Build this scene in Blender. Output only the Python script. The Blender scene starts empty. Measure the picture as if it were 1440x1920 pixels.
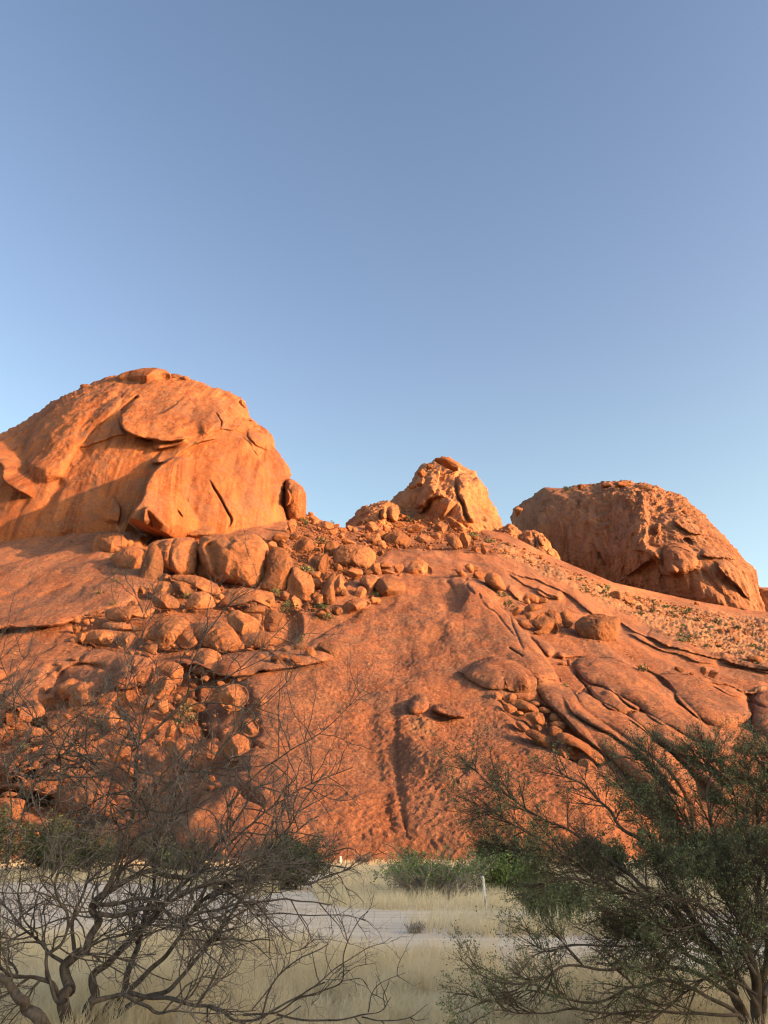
import bpy, math, random
import numpy as np
from mathutils import Vector
rng = np.random.default_rng(7)
R = random.Random(11)
rad = math.radians
sc = bpy.context.scene
col = sc.collection

# ---------------------------------------------------------------- camera, sky, sun, exposure
F, CX, CY = 1442.0, 720.0, 960.0            # focal length and centre in the units used for tracing
PITCH = rad(23.87)
CAM = np.array([0.0, 0.0, 1.7])
cam_d = bpy.data.cameras.new('camera')
cam = bpy.data.objects.new('camera', cam_d); col.objects.link(cam)
cam.location = CAM.tolist(); cam.rotation_euler = (rad(90) + PITCH, 0, 0)
cam_d.sensor_fit = 'VERTICAL'; cam_d.sensor_height = 34.6; cam_d.lens = 34.6 * F / 1920
cam_d.clip_end = 20000; cam_d.clip_start = 0.1
sc.camera = cam

SUN_AZ, SUN_EL = 111.0, 10.0                # degrees clockwise from the view direction (+Y), and above the horizon
w = bpy.data.worlds.new('World'); sc.world = w; w.use_nodes = True
wn = w.node_tree.nodes; wl = w.node_tree.links
sky = wn.new('ShaderNodeTexSky'); sky.sky_type = 'NISHITA'; sky.sun_disc = False
sky.sun_elevation = rad(SUN_EL); sky.sun_rotation = rad(SUN_AZ)
sky.air_density = 1.0; sky.dust_density = 2.5; sky.ozone_density = 1.0
bg = wn['Background']; bg.inputs['Strength'].default_value = 0.15
tc = wn.new('ShaderNodeTexCoord'); sx = wn.new('ShaderNodeSeparateXYZ'); wl.new(tc.outputs['Generated'], sx.inputs[0])
gr = wn.new('ShaderNodeValToRGB'); wl.new(sx.outputs['Z'], gr.inputs[0])
gr.color_ramp.elements.new(0.58); gr.color_ramp.elements.new(0.3)
for e_, (p_, c_) in zip(gr.color_ramp.elements, ((0.0, (1.28, 1.25, 1.10, 1)), (0.40, (0.98, 0.95, 0.88, 1)), (0.58, (0.855, 0.805, 0.84, 1)), (0.84, (0.685, 0.675, 0.74, 1)))): e_.position = p_; e_.color = c_
mu = wn.new('ShaderNodeVectorMath'); mu.operation = 'MULTIPLY'; wl.new(sky.outputs[0], mu.inputs[0]); wl.new(gr.outputs[0], mu.inputs[1])
wl.new(mu.outputs[0], bg.inputs[0])
sun_d = bpy.data.lights.new('sun', 'SUN'); sun_d.energy = 4.15; sun_d.angle = rad(0.5)
sun_d.color = (1.0, 0.53, 0.25)
sun = bpy.data.objects.new('sun', sun_d); col.objects.link(sun)
SDIR = Vector((math.sin(rad(SUN_AZ)) * math.cos(rad(SUN_EL)), math.cos(rad(SUN_AZ)) * math.cos(rad(SUN_EL)), math.sin(rad(SUN_EL))))
sun.rotation_euler = SDIR.to_track_quat('Z', 'Y').to_euler()
sun.location = (100, -60, 60)
sc.view_settings.view_transform = 'Standard'; sc.view_settings.look = 'None'
sc.view_settings.exposure = 1.70; sc.view_settings.gamma = 1.0
sc.view_settings.use_curve_mapping = False
sc.render.engine = 'CYCLES'
sc.cycles.max_bounces = 12; sc.cycles.transmission_bounces = 8; sc.cycles.transparent_max_bounces = 8
sc.cycles.diffuse_bounces = 8
sc.cycles.use_adaptive_sampling = False; sc.cycles.filter_width = 1.25
sc.cycles.use_denoising = True; sc.cycles.denoiser = 'OPENIMAGEDENOISE'; sc.cycles.denoising_input_passes = 'RGB_ALBEDO_NORMAL'; sc.cycles.denoising_prefilter = 'ACCURATE'

# ---------------------------------------------------------------- helpers
def at(px, py, D):
    px, py, D = np.broadcast_arrays(np.asarray(px, float), np.asarray(py, float), np.asarray(D, float))
    dx = (px - CX) / F; dy = (CY - py) / F
    vy = math.cos(PITCH) - dy * math.sin(PITCH); vz = math.sin(PITCH) + dy * math.cos(PITCH)
    s = D / vy
    return np.stack([dx * s, D, CAM[2] + vz * s], -1)

def mpp(px, py, D):                          # metres per traced unit
    a = at(px, py, D); b = at(px + 1, py, D)
    return float(np.linalg.norm(b - a))

def ground_z(Y):
    t = np.clip((np.asarray(Y, float) - 30) / 55, 0, 1)
    return 0.75 * t * t * (3 - 2 * t)

def ground_pt(px, py):
    lo, hi = 2.0, 400.0
    for _ in range(50):
        m = (lo + hi) / 2
        if at(px, py, m)[2] > ground_z(m): lo = m
        else: hi = m
    p = at(px, py, m); return float(p[0]), float(m), float(ground_z(m))

def _hash(ix, iy, iz, seed):
    h = (ix.astype(np.uint32) * np.uint32(374761393) + iy.astype(np.uint32) * np.uint32(668265263)
         + iz.astype(np.uint32) * np.uint32(2147483647 - 1640531527 % 1000003) + np.uint32(seed * 2654435 + 97))
    h ^= h >> np.uint32(13); h *= np.uint32(1274126177); h ^= h >> np.uint32(16)
    h *= np.uint32(2246822519); h ^= h >> np.uint32(15)
    return h
_G = np.array([[1,1,0],[-1,1,0],[1,-1,0],[-1,-1,0],[1,0,1],[-1,0,1],[1,0,-1],[-1,0,-1],[0,1,1],[0,-1,1],[0,1,-1],[0,-1,-1],[1,1,0],[-1,1,0],[0,-1,1],[0,-1,-1]], np.float32)

def perlin(P, seed=0):
    P = np.asarray(P, np.float32)
    i = np.floor(P); f = P - i; i = i.astype(np.int64) & 0xffffffff
    u = f * f * f * (f * (f * 6 - 15) + 10)
    out = np.zeros(P.shape[:-1], np.float32)
    for a in (0, 1):
        wx = u[..., 0] if a else 1 - u[..., 0]
        for b in (0, 1):
            wy = u[..., 1] if b else 1 - u[..., 1]
            for c in (0, 1):
                wz = u[..., 2] if c else 1 - u[..., 2]
                h = _hash((i[..., 0] + a) & 0xffffffff, (i[..., 1] + b) & 0xffffffff, (i[..., 2] + c) & 0xffffffff, seed) & np.uint32(15)
                g = _G[h]
                out += wx * wy * wz * (g[..., 0] * (f[..., 0] - a) + g[..., 1] * (f[..., 1] - b) + g[..., 2] * (f[..., 2] - c))
    return out

def fbm(P, octs=4, seed=0, gain=0.5):
    s = 0; a = 1.0; P = np.asarray(P, np.float32)
    for k in range(octs):
        s = s + a * perlin(P, seed + k * 7); P = P * 2.03 + 11.3; a *= gain
    return s

def ridged(P, octs=3, seed=0):
    s = 0; a = 1.0; P = np.asarray(P, np.float32)
    for k in range(octs):
        s = s + a * (1 - 2.4 * np.abs(perlin(P, seed + k * 5))); P = P * 2.1 + 5.1; a *= 0.5
    return s

def mesh_np(name, V, Q=None, T=None, smooth=True, attrs=None):
    me = bpy.data.meshes.new(name)
    V = np.asarray(V, np.float32).reshape(-1, 3)
    loops = []; starts = []; tot = 0
    if Q is not None and len(Q):
        Q = np.asarray(Q, np.int32).reshape(-1, 4); loops.append(Q.ravel()); starts.append(np.arange(len(Q)) * 4); tot = len(Q) * 4
    if T is not None and len(T):
        T = np.asarray(T, np.int32).reshape(-1, 3); loops.append(T.ravel()); starts.append(np.arange(len(T)) * 3 + tot)
    loops = np.concatenate(loops).astype(np.int32); starts = np.concatenate(starts).astype(np.int32)
    me.vertices.add(len(V)); me.vertices.foreach_set('co', V.ravel())
    me.loops.add(len(loops)); me.loops.foreach_set('vertex_index', loops)
    me.polygons.add(len(starts)); me.polygons.foreach_set('loop_start', starts)
    me.update(calc_edges=True)
    me.polygons.foreach_set('use_smooth', np.full(len(starts), smooth, bool))
    if attrs:
        for k, a in attrs.items():
            at_ = me.attributes.new(k, 'FLOAT', 'POINT'); at_.data.foreach_set('value', np.asarray(a, np.float32).ravel())
    return me

def link(name, me, m=None, parent=None, loc=None, label=None, cat=None, group=None, kind=None):
    o = bpy.data.objects.new(name, me); col.objects.link(o)
    if me is not None and m is not None and not me.materials: me.materials.append(m)
    if parent: o.parent = parent
    if loc is not None: o.location = [float(v) for v in loc]
    if label: o['label'] = label
    if cat: o['category'] = cat
    if group: o['group'] = group
    if kind: o['kind'] = kind
    return o

def catmull(pts, n=5):
    P = np.asarray(pts, float)
    if len(P) < 3: return P
    Q = np.vstack([2 * P[0] - P[1], P, 2 * P[-1] - P[-2]]); out = []
    for i in range(1, len(Q) - 2):
        t = np.linspace(0, 1, n, endpoint=False)[:, None]
        a, b, c, d = Q[i - 1], Q[i], Q[i + 1], Q[i + 2]
        out.append(0.5 * ((2 * b) + (-a + c) * t + (2 * a - 5 * b + 4 * c - d) * t ** 2 + (-a + 3 * b - 3 * c + d) * t ** 3))
    return np.vstack(out + [P[-1:]])

def chaikin(poly, it=2):
    P = np.asarray(poly, float)
    for _ in range(it):
        N = np.roll(P, -1, 0); P = np.stack([P * .75 + N * .25, P * .25 + N * .75], 1).reshape(-1, P.shape[1])
    return P

def sstep(a, b, x):
    t = np.clip((x - a) / (b - a), 0, 1); return t * t * (3 - 2 * t)

def line_dist(X, Y, L):                      # distance, arc parameter, side (+ = right of travel with y downwards)
    best = np.full(X.shape, 1e9); tt = np.zeros(X.shape); sd = np.zeros(X.shape)
    seg = np.diff(L, axis=0); ln = np.hypot(seg[:, 0], seg[:, 1]); cum = np.concatenate([[0], np.cumsum(ln)]); tot = cum[-1] + 1e-9
    for k in range(len(seg)):
        if ln[k] < 1e-6: continue
        vx, vy = X - L[k, 0], Y - L[k, 1]; dx, dy = seg[k] / ln[k]
        s = np.clip(vx * dx + vy * dy, 0, ln[k]); ex, ey = vx - s * dx, vy - s * dy
        d = np.hypot(ex, ey); m = d < best
        best[m] = d[m]; tt[m] = ((cum[k] + s) / tot)[m]; sd[m] = np.sign(dx * vy - dy * vx)[m]
    return best, tt, sd

def inside(X, Y, P):
    c = np.zeros(X.shape, bool); n = len(P)
    for i in range(n):
        x1, y1 = P[i]; x2, y2 = P[(i + 1) % n]
        if y1 == y2: continue
        m = ((y1 > Y) != (y2 > Y)) & (X < (x2 - x1) * (Y - y1) / (y2 - y1) + x1); c ^= m
    return c

def apply_feats(X, Y, feats, S=None):
    S = np.zeros(X.shape) if S is None else S
    for f in feats:
        k, pts, h, wd = f[0], np.asarray(f[1], float), f[2], f[3]
        o = f[4] if len(f) > 4 else {}
        m0 = ((X > pts[:, 0].min() - wd * 1.3) & (X < pts[:, 0].max() + wd * 1.3) & (Y > pts[:, 1].min() - wd * 1.3) & (Y < pts[:, 1].max() + wd * 1.3))
        if not m0.any(): continue
        x, y = X[m0], Y[m0]
        if k == 'lobe':
            P = chaikin(pts, 2); d, t, s = line_dist(x, y, np.vstack([P, P[:1]])); i = inside(x, y, P)
            u = np.clip(d / wd, 0, 1); S[m0] += np.where(i, h * np.sqrt(1 - (1 - u) ** 2), 0)
            continue
        if k == 'mask':
            P = chaikin(pts, 2); d, t, s = line_dist(x, y, np.vstack([P, P[:1]])); i = inside(x, y, P)
            S[m0] = np.maximum(S[m0], h * sstep(-wd, wd, np.where(i, d, -d))); continue
        L = catmull(pts); d, t, s = line_dist(x, y, L)
        tp = o.get('taper', 0.15); e = sstep(0, tp, t) * sstep(0, tp, 1 - t)
        if k == 'step':
            h = abs(h); soft = o.get('soft', 2.5)
            S[m0] += np.where(s > 0, h * e * (1 - sstep(0, wd, d)) * sstep(-soft, soft * .5, d), h * e * sstep(-soft, soft, -d) * .9)
        elif k == 'ridge':
            wv = wd * (0.35 + 0.65 * e); S[m0] += h * e * np.sqrt(np.clip(1 - (d / wv) ** 2, 0, 1))
        elif k == 'groove':
            S[m0] -= h * .6 * e * np.exp(-(d / (wd * .36)) ** 2)
        elif k == 'stain_shade':
            S[m0] = np.maximum(S[m0], h * e * np.exp(-(d / (wd * .6)) ** 2))
    return S

ZT = {'A': (160, 960, 5.538), 'B': (400, 960, 5.538), 'C': (560, 920, 5.538), 'D': (740, 860, 4.5), 'E': (0, 1120, 5.538), 'F': (220, 1200, 4.8),
      'G': (0, 1360, 5.538), 'H': (900, 1080, 4.8), 'I': (900, 1280, 5.538), 'J': (1140, 1080, 4.8), 'a': (0, 660, 2.4), 'b': (400, 840, 2.5714),
      'c': (900, 860, 2.6667), 'g': (900, 1180, 2.6667), 'k': (0, 1500, 2.5714), 'l': (480, 1560, 2.5714), 'm': (880, 1400, 2.5714), 'n': (0, 1280, 2.5714),
      'f': (500, 1180, 2.5714), 'd': (0, 960, 2.5714), 'N': (1180, 900, 5.538), 'M': (940, 900, 4.8), 'p': (0, 0, 1)}
def Z(k, pts):
    x0, y0, s = ZT[k]; return [(x0 + p[0] / s, y0 + p[1] / s) + tuple(p[2:]) for p in pts]

# ---------------------------------------------------------------- materials
def nodes_of(name):
    m = bpy.data.materials.new(name); m.use_nodes = True
    nt = m.node_tree; b = nt.nodes['Principled BSDF']; b.inputs['Specular IOR Level'].default_value = 0.15
    b.inputs['Roughness'].default_value = 0.9
    return m, nt, b

def mapping(nt, scale, vec=None, coord='geo'):
    if vec is None:
        if coord == 'geo': vec = nt.nodes.new('ShaderNodeNewGeometry').outputs['Position']
        else: vec = nt.nodes.new('ShaderNodeTexCoord').outputs['Object']
    mp = nt.nodes.new('ShaderNodeVectorMath'); mp.operation = 'MULTIPLY'
    mp.inputs[1].default_value = scale; nt.links.new(vec, mp.inputs[0]); return mp.outputs[0]

def noise(nt, vec, scale, detail=5, rough=0.55, dist=0.0):
    n = nt.nodes.new('ShaderNodeTexNoise'); n.inputs['Scale'].default_value = scale; n.inputs['Detail'].default_value = detail
    n.inputs['Roughness'].default_value = rough; n.inputs['Distortion'].default_value = dist
    nt.links.new(vec, n.inputs['Vector']); return n.outputs['Fac']

def ramp(nt, fac, stops):
    r = nt.nodes.new('ShaderNodeValToRGB'); cr = r.color_ramp
    while len(cr.elements) < len(stops): cr.elements.new(0.5)
    for e, (p, c) in zip(cr.elements, stops):
        e.position = p; e.color = (c[0], c[1], c[2], 1) if not isinstance(c, (int, float)) else (c, c, c, 1)
    nt.links.new(fac, r.inputs[0]); return r.outputs[0]

def mix(nt, fac, a, b, mode='MIX'):
    m = nt.nodes.new('ShaderNodeMix'); m.data_type = 'RGBA'; m.blend_type = mode
    for s, v in ((0, fac), (6, a), (7, b)):
        if isinstance(v, (int, float)): m.inputs[s].default_value = v
        elif isinstance(v, tuple): m.inputs[s].default_value = (*v, 1)
        else: nt.links.new(v, m.inputs[s])
    return m.outputs[2]

def attr(nt, name):
    a = nt.nodes.new('ShaderNodeAttribute'); a.attribute_name = name; return a.outputs['Fac']

def mathn(nt, op, a, b=None):
    m = nt.nodes.new('ShaderNodeMath'); m.operation = op
    for i, v in enumerate((a, b)):
        if v is None: continue
        if isinstance(v, (int, float)): m.inputs[i].default_value = v
        else: nt.links.new(v, m.inputs[i])
    return m.outputs[0]

def bump(nt, b, h, strength, dist, prev=None):
    n = nt.nodes.new('ShaderNodeBump'); n.inputs['Strength'].default_value = strength; n.inputs['Distance'].default_value = dist
    nt.links.new(h, n.inputs['Height'])
    if prev is not None: nt.links.new(prev, n.inputs['Normal'])
    return n.outputs[0]

def rock_material(name, base, streak=0.5, patch=0.5, vary=False, speck=0.35, bumps=1.0, scale=1.0, tint=(0.80, 0.73, 0.66)):
    m, nt, b = nodes_of(name)
    g = nt.nodes.new('ShaderNodeNewGeometry').outputs['Position']
    c1 = tuple(v * k for v, k in zip(base, (0.80, 0.74, 0.72))); c3 = tuple(min(.8, v * k) for v, k in zip(base, (1.12, 1.2, 1.22)))
    big = noise(nt, g, 0.035 * scale, 6, 0.62, 0.6)
    c = ramp(nt, big, [(0.32, c1), (0.5, base), (0.7, c3)])
    # desert varnish running down the faces
    sv = mapping(nt, (0.30 * scale, 0.055 * scale, 0.022 * scale), g)
    st = noise(nt, sv, 1.0, 6, 0.6, 0.5)
    c = mix(nt, mathn(nt, 'MULTIPLY', ramp(nt, st, [(0.47, 0), (0.62, 1)]), streak), c, tuple(v * k for v, k in zip(base, (0.46, 0.36, 0.34))))
    sv2 = mapping(nt, (0.5 * scale, 0.08 * scale, 0.03 * scale), g)
    st2 = noise(nt, sv2, 1.3, 4, 0.6, 0.3)
    c = mix(nt, mathn(nt, 'MULTIPLY', ramp(nt, st2, [(0.56, 0), (0.72, 1)]), streak * .8), c, (0.50, 0.245, 0.12))
    # lichen and weathering patches
    pt = noise(nt, g, 0.16 * scale, 8, 0.7, 0.9)
    c = mix(nt, mathn(nt, 'MULTIPLY', ramp(nt, pt, [(0.50, 0), (0.60, 1)]), patch), c, (0.225, 0.125, 0.088))
    pt2 = noise(nt, g, 0.07 * scale, 7, 0.66, 1.2)
    c = mix(nt, mathn(nt, 'MULTIPLY', ramp(nt, pt2, [(0.50, 0), (0.62, 1)]), 0.70), c, (0.25, 0.145, 0.105))
    fl = noise(nt, g, 1.1 * scale, 8, 0.78, 0.5)
    c = mix(nt, mathn(nt, 'MULTIPLY', ramp(nt, fl, [(0.51, 0), (0.60, 1)]), speck), c, (0.155, 0.088, 0.065))
    fl2 = noise(nt, mapping(nt, (1, 1, 1), g), 1.7 * scale, 6, 0.7, 0.2)
    c = mix(nt, mathn(nt, 'MULTIPLY', ramp(nt, fl2, [(0.55, 0), (0.63, 1)]), speck), c, (0.54, 0.29, 0.165))
    c = mix(nt, mathn(nt, 'MULTIPLY', attr(nt, 'stain_shade'), 0.8), c, (0.16, 0.085, 0.06))  # mask holds real stains and painted shade of hollows
    c = mix(nt, mathn(nt, 'MULTIPLY', attr(nt, 'pale'), 0.65), c, (0.50, 0.34, 0.20))
    if vary:
        oi = nt.nodes.new('ShaderNodeObjectInfo').outputs['Random']
        h = nt.nodes.new('ShaderNodeHueSaturation'); nt.links.new(c, h.inputs['Color'])
        nt.links.new(ramp(nt, oi, [(0, 0.35), (1, 0.60)]), h.inputs['Value'])
        v = nt.nodes.new('ShaderNodeMapRange'); nt.links.new(oi, v.inputs[0]); v.inputs[3].default_value = 0.66; v.inputs[4].default_value = 1.18
        nt.links.new(v.outputs[0], h.inputs['Value']); c = h.outputs[0]
    c = mix(nt, 1.0, c, tint, 'MULTIPLY')
    nt.links.new(c, b.inputs['Base Color'])
    n1 = bump(nt, b, noise(nt, g, 0.35 * scale, 9, 0.72, 0.3), 1.0 * bumps, 0.9)
    vo = nt.nodes.new('ShaderNodeTexVoronoi'); vo.inputs['Scale'].default_value = 0.75 * scale; nt.links.new(mapping(nt, (1, 1, .7), g), vo.inputs['Vector'])
    n2 = bump(nt, b, noise(nt, g, 1.6 * scale, 8, 0.8), 1.0 * bumps, 0.30, n1)
    nt.links.new(n2, b.inputs['Normal'])
    return m

GR = (0.50, 0.215, 0.098)
M_dome = rock_material('varnished_granite', (0.40, 0.155, 0.066), streak=0.9, patch=0.45, speck=0.38)
M_slab = rock_material('slab_granite', (0.42, 0.185, 0.10), streak=0.60, patch=0.75, speck=0.75, tint=(0.76, 0.70, 0.67))
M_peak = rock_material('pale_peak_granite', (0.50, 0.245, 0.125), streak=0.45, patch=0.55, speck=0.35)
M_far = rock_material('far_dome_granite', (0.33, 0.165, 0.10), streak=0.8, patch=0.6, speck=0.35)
M_boul = rock_material('boulder_granite', (0.47, 0.21, 0.105), streak=0.35, patch=0.60, speck=0.55, vary=True, scale=1.6)

def leaf_material(name, c1, c2, trans=0.15):
    m, nt, b = nodes_of(name)
    c = mix(nt, attr(nt, 'rnd'), c1, c2); nt.links.new(c, b.inputs['Base Color'])
    b.inputs['Roughness'].default_value = 0.65
    return m
M_leaf = leaf_material('acacia_leaf', (0.075, 0.098, 0.045), (0.175, 0.195, 0.10))
M_leaf_d = leaf_material('dark_leaf', (0.04, 0.056, 0.026), (0.095, 0.11, 0.052))
M_leaf_g = leaf_material('fresh_leaf', (0.085, 0.135, 0.036), (0.19, 0.25, 0.075))
M_leaf_b = leaf_material('dusty_leaf', (0.085, 0.075, 0.040), (0.165, 0.135, 0.070))
M_twig_g = leaf_material('grey_twig', (0.22, 0.18, 0.15), (0.42, 0.36, 0.31))

def bark_material(name, a, bcol, sc_=18):
    m, nt, b = nodes_of(name)
    v = mapping(nt, (1, 1, 0.35)); n = noise(nt, v, sc_, 6, 0.7, 0.4)
    nt.links.new(ramp(nt, n, [(0.35, a), (0.68, bcol)]), b.inputs['Base Color'])
    nt.links.new(bump(nt, b, noise(nt, v, sc_ * 1.6, 5, 0.7), 0.9, 0.012), b.inputs['Normal']); return m
M_bark = bark_material('grey_bark', (0.038, 0.030, 0.025), (0.145, 0.118, 0.100))
M_twig = bark_material('thorn_twig', (0.080, 0.066, 0.057), (0.27, 0.23, 0.20), 9)
M_bark2 = bark_material('dark_bark', (0.04, 0.030, 0.023), (0.12, 0.09, 0.07))
M_twig2 = bark_material('brown_twig', (0.055, 0.040, 0.030), (0.16, 0.12, 0.09), 9)

def grass_material():
    m, nt, b = nodes_of('dry_grass')
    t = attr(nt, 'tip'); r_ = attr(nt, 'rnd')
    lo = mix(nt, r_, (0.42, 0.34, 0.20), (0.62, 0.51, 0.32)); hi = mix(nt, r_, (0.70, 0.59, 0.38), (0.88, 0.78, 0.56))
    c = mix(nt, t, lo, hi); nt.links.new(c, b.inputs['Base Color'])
    g = nt.nodes.new('ShaderNodeNewGeometry'); va = nt.nodes.new('ShaderNodeVectorMath'); va.operation = 'MULTIPLY_ADD'
    nt.links.new(g.outputs['Normal'], va.inputs[0]); va.inputs[1].default_value = (1, 1, 1); va.inputs[2].default_value = (0, 0, .0)
    vn = nt.nodes.new('ShaderNodeVectorMath'); vn.operation = 'NORMALIZE'; nt.links.new(va.outputs[0], vn.inputs[0]); nt.links.new(vn.outputs[0], b.inputs['Normal'])
    tr = nt.nodes.new('ShaderNodeBsdfTranslucent'); nt.links.new(c, tr.inputs[0]); ms = nt.nodes.new('ShaderNodeMixShader'); ms.inputs[0].default_value = .5
    nt.links.new(b.outputs[0], ms.inputs[1]); nt.links.new(tr.outputs[0], ms.inputs[2]); nt.links.new(ms.outputs[0], nt.nodes['Material Output'].inputs[0]); return m
M_grass = grass_material()

def ground_material():
    m, nt, b = nodes_of('ground_soil')
    g = nt.nodes.new('ShaderNodeNewGeometry').outputs['Position']
    c = ramp(nt, noise(nt, g, 0.8, 8, 0.7, 0.4), [(0.3, (0.58, 0.46, 0.28)), (0.55, (0.70, 0.57, 0.36)), (0.75, (0.78, 0.65, 0.44))])
    nt.links.new(c, b.inputs['Base Color'])
    nt.links.new(bump(nt, b, noise(nt, g, 9, 6, 0.7), 0.8, 0.06), b.inputs['Normal']); return m
M_ground = ground_material()
def road_material():
    m, nt, b = nodes_of('sandy_track')
    g = nt.nodes.new('ShaderNodeNewGeometry').outputs['Position']
    v = mapping(nt, (0.22, 1.6, 1), g)
    c = ramp(nt, noise(nt, v, 1.0, 8, 0.68, 0.5), [(0.32, (0.55, 0.43, 0.31)), (0.52, (0.70, 0.58, 0.44)), (0.72, (0.80, 0.69, 0.54))])
    c = mix(nt, mathn(nt, 'MULTIPLY', ramp(nt, noise(nt, g, 14, 4, 0.7), [(0.52, 0), (0.62, 1)]), 0.35), c, (0.28, 0.22, 0.17))
    nt.links.new(c, b.inputs['Base Color'])
    nt.links.new(bump(nt, b, noise(nt, v, 5, 6, 0.7), 0.8, 0.05), b.inputs['Normal']); return m
M_road = road_material()

# ---------------------------------------------------------------- ground
xs = np.concatenate([-np.geomspace(4000, 60, 16), np.linspace(-50, 60, 111), np.geomspace(72, 4000, 16)])
ys = np.concatenate([-np.geomspace(4000, 20, 20), np.linspace(-15, 100, 116), np.geomspace(112, 5000, 20)])
GX, GY = np.meshgrid(xs, ys)
gz = ground_z(GY) - 0.02 + 0.0
V = np.stack([GX, GY, gz], -1).reshape(-1, 3); nx, ny = len(xs), len(ys)
I = np.arange(ny * nx).reshape(ny, nx)
Q = np.stack([I[:-1, :-1], I[:-1, 1:], I[1:, 1:], I[1:, :-1]], -1).reshape(-1, 4)
link('ground', mesh_np('ground', V, Q), M_ground, kind='structure', label='dry sandy ground under the pale grass in front of the rocks')

def sheet(name, poly, dz, m, label, step=1.2):
    P = np.array([ground_pt(x, y)[:2] for x, y in catmull(poly + [poly[0]], 6)[:-1]])
    x0, y0 = P.min(0); x1, y1 = P.max(0)
    # strip the outline into a grid of cells clipped by rows
    ysr = np.linspace(y0 + 1e-3, y1 - 1e-3, max(8, int((y1 - y0) / 0.35)))
    V = []; Q = []; prev = None
    for y in ysr:
        xsn = []
        for i in range(len(P)):
            a, b = P[i], P[(i + 1) % len(P)]
            if (a[1] > y) != (b[1] > y): xsn.append(a[0] + (y - a[1]) / (b[1] - a[1]) * (b[0] - a[0]))
        if len(xsn) < 2: prev = None; continue
        xa, xb = min(xsn), max(xsn); base = len(V)
        for t in np.linspace(0, 1, 12): V.append((xa + (xb - xa) * t, y, float(ground_z(y)) + dz))
        if prev is not None:
            for k in range(11): Q.append((prev + k, prev + k + 1, base + k + 1, base + k))
        prev = base
    link(name, mesh_np(name, V, Q), m, kind='structure', label=label)
    return P
ROAD = [(-900, 1655), (100, 1655), (330, 1662), (480, 1681), (560, 1691), (650, 1703), (760, 1708), (960, 1710), (1440, 1716), (1900, 1724), (2500, 1735), (2500, 1900), (1900, 1870), (1440, 1850), (1150, 1834), (960, 1817), (760, 1797), (640, 1784), (500, 1770), (300, 1762), (-900, 1765)]
P_ROAD = sheet('road', ROAD, 0.004, M_road, 'pale sandy track crossing between the strips of dry grass')
SIDE = [(470, 1690), (530, 1668), (562, 1650), (592, 1641), (632, 1637), (628, 1645), (598, 1657), (586, 1676), (600, 1700), (540, 1706)]
P_SIDE = sheet('path', SIDE, 0.012, M_road, 'side track bending away from the road towards the rock')
ISL = [(752, 1742), (800, 1733), (900, 1730), (1050, 1732), (1200, 1736), (1240, 1762), (1050, 1762), (900, 1759), (800, 1752)]
P_ISL = np.array([ground_pt(x, y)[:2] for x, y in catmull(ISL + [ISL[0]], 6)[:-1]])

# ---------------------------------------------------------------- unseen hill behind the camera, crest shaped so its evening shadow covers the plain
S2 = np.array([math.sin(rad(SUN_AZ)), math.cos(rad(SUN_AZ))]); T2 = np.array([-S2[1], S2[0]])
tanE = math.tan(rad(SUN_EL)); LH = 260.0
def crest(wv):
    return np.interp(wv, [-400, -150, -80, -35, 6, 34, 51, 76, 96, 130, 165, 220, 330, 480], [4, 9, 26, 54, 57, 57.5, 53.5, 49.5, 44, 41, 34, 14, 8, 3]) + 0.0
nu, nv = 180, 60
wv = np.linspace(-520, 560, nu); av = np.linspace(-1, 1, nv)
W, A_ = np.meshgrid(wv, av)
prof = (1 - np.abs(A_) ** 1.6)
H = crest(W) * prof
bx = S2[0] * (LH + A_ * 120) + T2[0] * W; by = S2[1] * (LH + A_ * 120) + T2[1] * W
PH = np.stack([bx, by, H], -1)
H = H + fbm(PH * 0.03, 4, 31) * 5 * prof * (1 - prof ** 6) + fbm(PH * 0.1, 3, 5) * 1.2 * prof - 1.0
V = np.stack([bx, by, H], -1).reshape(-1, 3)
I = np.arange(nv * nu).reshape(nv, nu); Q = np.stack([I[:-1, :-1], I[:-1, 1:], I[1:, 1:], I[1:, :-1]], -1).reshape(-1, 4)
hm = mesh_np('hill', V, Q, attrs={'stain_shade': np.zeros(len(V)), 'pale': np.zeros(len(V))})
link('hill', hm, M_slab, kind='structure', label='long unseen rocky ridge behind the viewer, shaped to shade the grass plain')

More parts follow.
